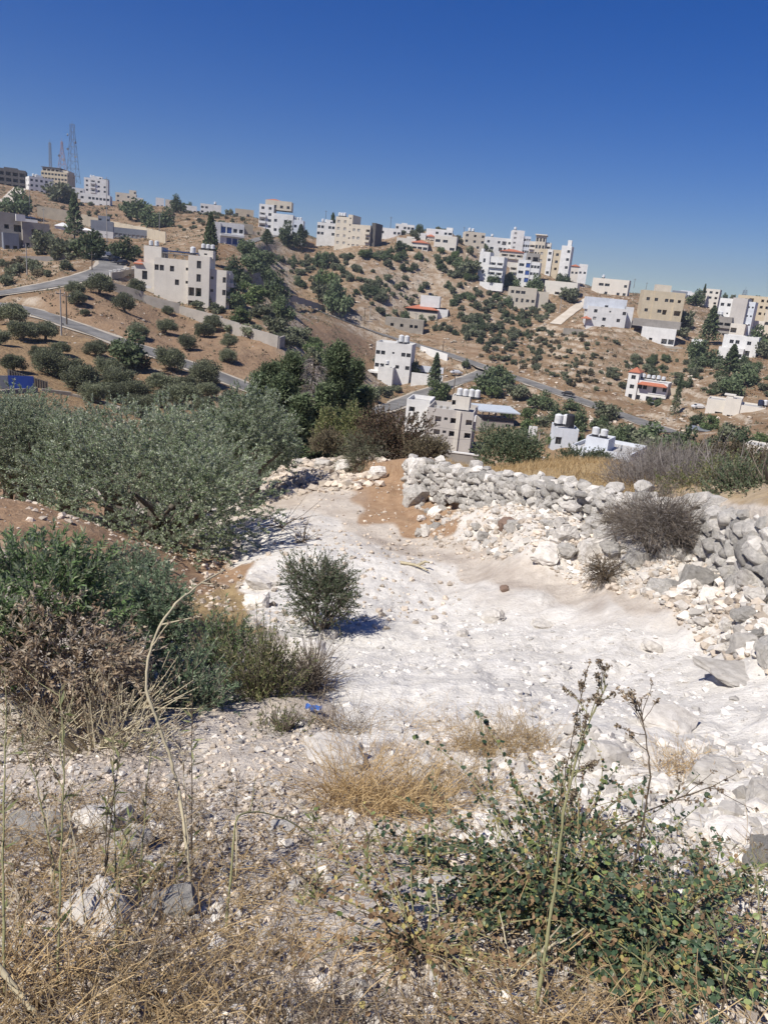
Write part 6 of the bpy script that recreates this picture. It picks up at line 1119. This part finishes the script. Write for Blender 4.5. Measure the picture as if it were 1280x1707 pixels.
# --- fallen leaves and straws on the near ground
gq = np.random.default_rng(81); n = 9000; T = gq.uniform(-.64, .64, n); R = 1.1+2.3*gq.random(n)**1.2; X = R*np.sin(T); Y = R*np.cos(T); k = fbm(X, Y, .5, 3) + .25*(X < -.1) > gq.uniform(-.35, .35, n); X = X[k]; Y = Y[k]; n = len(X); c = np.c_[X, Y, ground_h(X, Y)+.012+.02*gq.random(n)]
V, F = leaves(c, nrm(rdir(n, gq)*np.array([1, 1, .35])), nrm(rdir(n, gq)*.6+np.array([0, 0, 1])), .012+.03*gq.random(n), .004+.009*gq.random(n)); n2 = 2600; i = gq.integers(0, n, n2); C = chains(c[i], rdir(n2, gq)*np.array([1, 1, .5]), .05+.14*gq.random(n2), 4, .15, 0, gq); C[..., 2] = np.maximum(C[..., 2], ground_h(C[..., 0], C[..., 1])+.004); V2, F2 = tubes(C, np.full((n2, 4), .0011), 3)
tag(geo('leaf_litter', [(V, F, LITTER), (V2, F2, STRAW)]), 'fallen dry leaves and straw littering the stony foreground', 'litter', kind='stuff')
# --- small things
P0 = hit(522, 1190); g = np.random.default_rng(3); V, F = HR[2]; m = np.meshgrid(np.linspace(-1, 1, 9), np.linspace(-1, 1, 7)); xx = m[0].ravel(); yy = m[1].ravel(); V = np.c_[xx*.06, yy*.025+.01*np.sin(xx*7), .03*np.abs(np.sin(xx*5+yy*3))+.012*g.random(63)]; I7 = np.arange(63).reshape(7, 9); F = np.stack([I7[:-1, :-1], I7[:-1, 1:], I7[1:, 1:], I7[1:, :-1]], -1).reshape(-1, 4); o = link('plastic_scrap', mesh_np('plastic_scrap', V, F, plain('blue_plastic', (.05, .16, .50), .35, .2, 40))); o.location = P0+np.array([0, 0, .02]); tag(o, 'crumpled blue plastic scrap on the chalk edge', 'litter')
P0 = hit(700, 950); root = empty('fallen_branch', P0); tag(root, 'bare forked branch lying on the dark band of the track', 'branch')
for nm, pts in (('limb', [(-.35, .1, .05), (-.1, .02, .06), (.05, -.08, .05), (.12, -.2, .06)]), ('fork', [(-.05, 0, .06), (.08, .08, .12), (.14, -.02, .14)])):
    P = np.array([pts]); V, F = tubes(P, np.linspace(.03, .014, len(pts))[None], 6); link(nm, mesh_np(nm, V, F, PALESTALK, smooth=True), root)
for (px, py, L, lb, sd_) in [(470, 880, 1.6, 'bare dark twigs leaning from the big olive onto the track', 5), (505, 905, .8, 'thin bare shoots beside the small dark bush', 6)]:
    P0 = hit(px, py); g = np.random.default_rng(sd_); n = 14; C = chains(np.zeros((n, 3)), np.c_[g.normal(size=(n, 2))*.7, np.full(n, .5)], L*(.4+.6*g.random(n)), 8, .16, -.03, g); V, F = tubes(C, np.linspace(.009, .002, 8)[None].repeat(n, 0), 4); o = link('bare_twigs', mesh_np('bare_twigs', V, F, DSTALK)); o.location = P0; tag(o, lb, 'twigs')

for o in bpy.data.objects:      # fine parts nobody could pick apart
    if o.parent is not None and o.name.split('.')[0] in ('seed_heads', 'twigs', 'side_twigs', 'stems', 'leaves', 'withered_leaves', 'branches', 'foliage'): o['kind'] = 'stuff'
# ------------------------------------------------------------------ the air
m = bpy.data.materials.new('thin_air'); m.use_nodes = True; t = m.node_tree; t.nodes.remove(t.nodes['Principled BSDF'])
pv = t.nodes.new('ShaderNodeVolumePrincipled'); pv.inputs['Color'].default_value = (.72, .82, 1, 1); pv.inputs['Density'].default_value = .00018; pv.inputs['Anisotropy'].default_value = .2
t.links.new(pv.outputs[0], t.nodes['Material Output'].inputs['Volume'])
q = MB(); q.box(-3200, 3200, -3200, 3200, float(gz.min())-3, 175); tag(q.build('haze', m), 'thin pale summer haze filling the valley air', 'haze', kind='stuff')
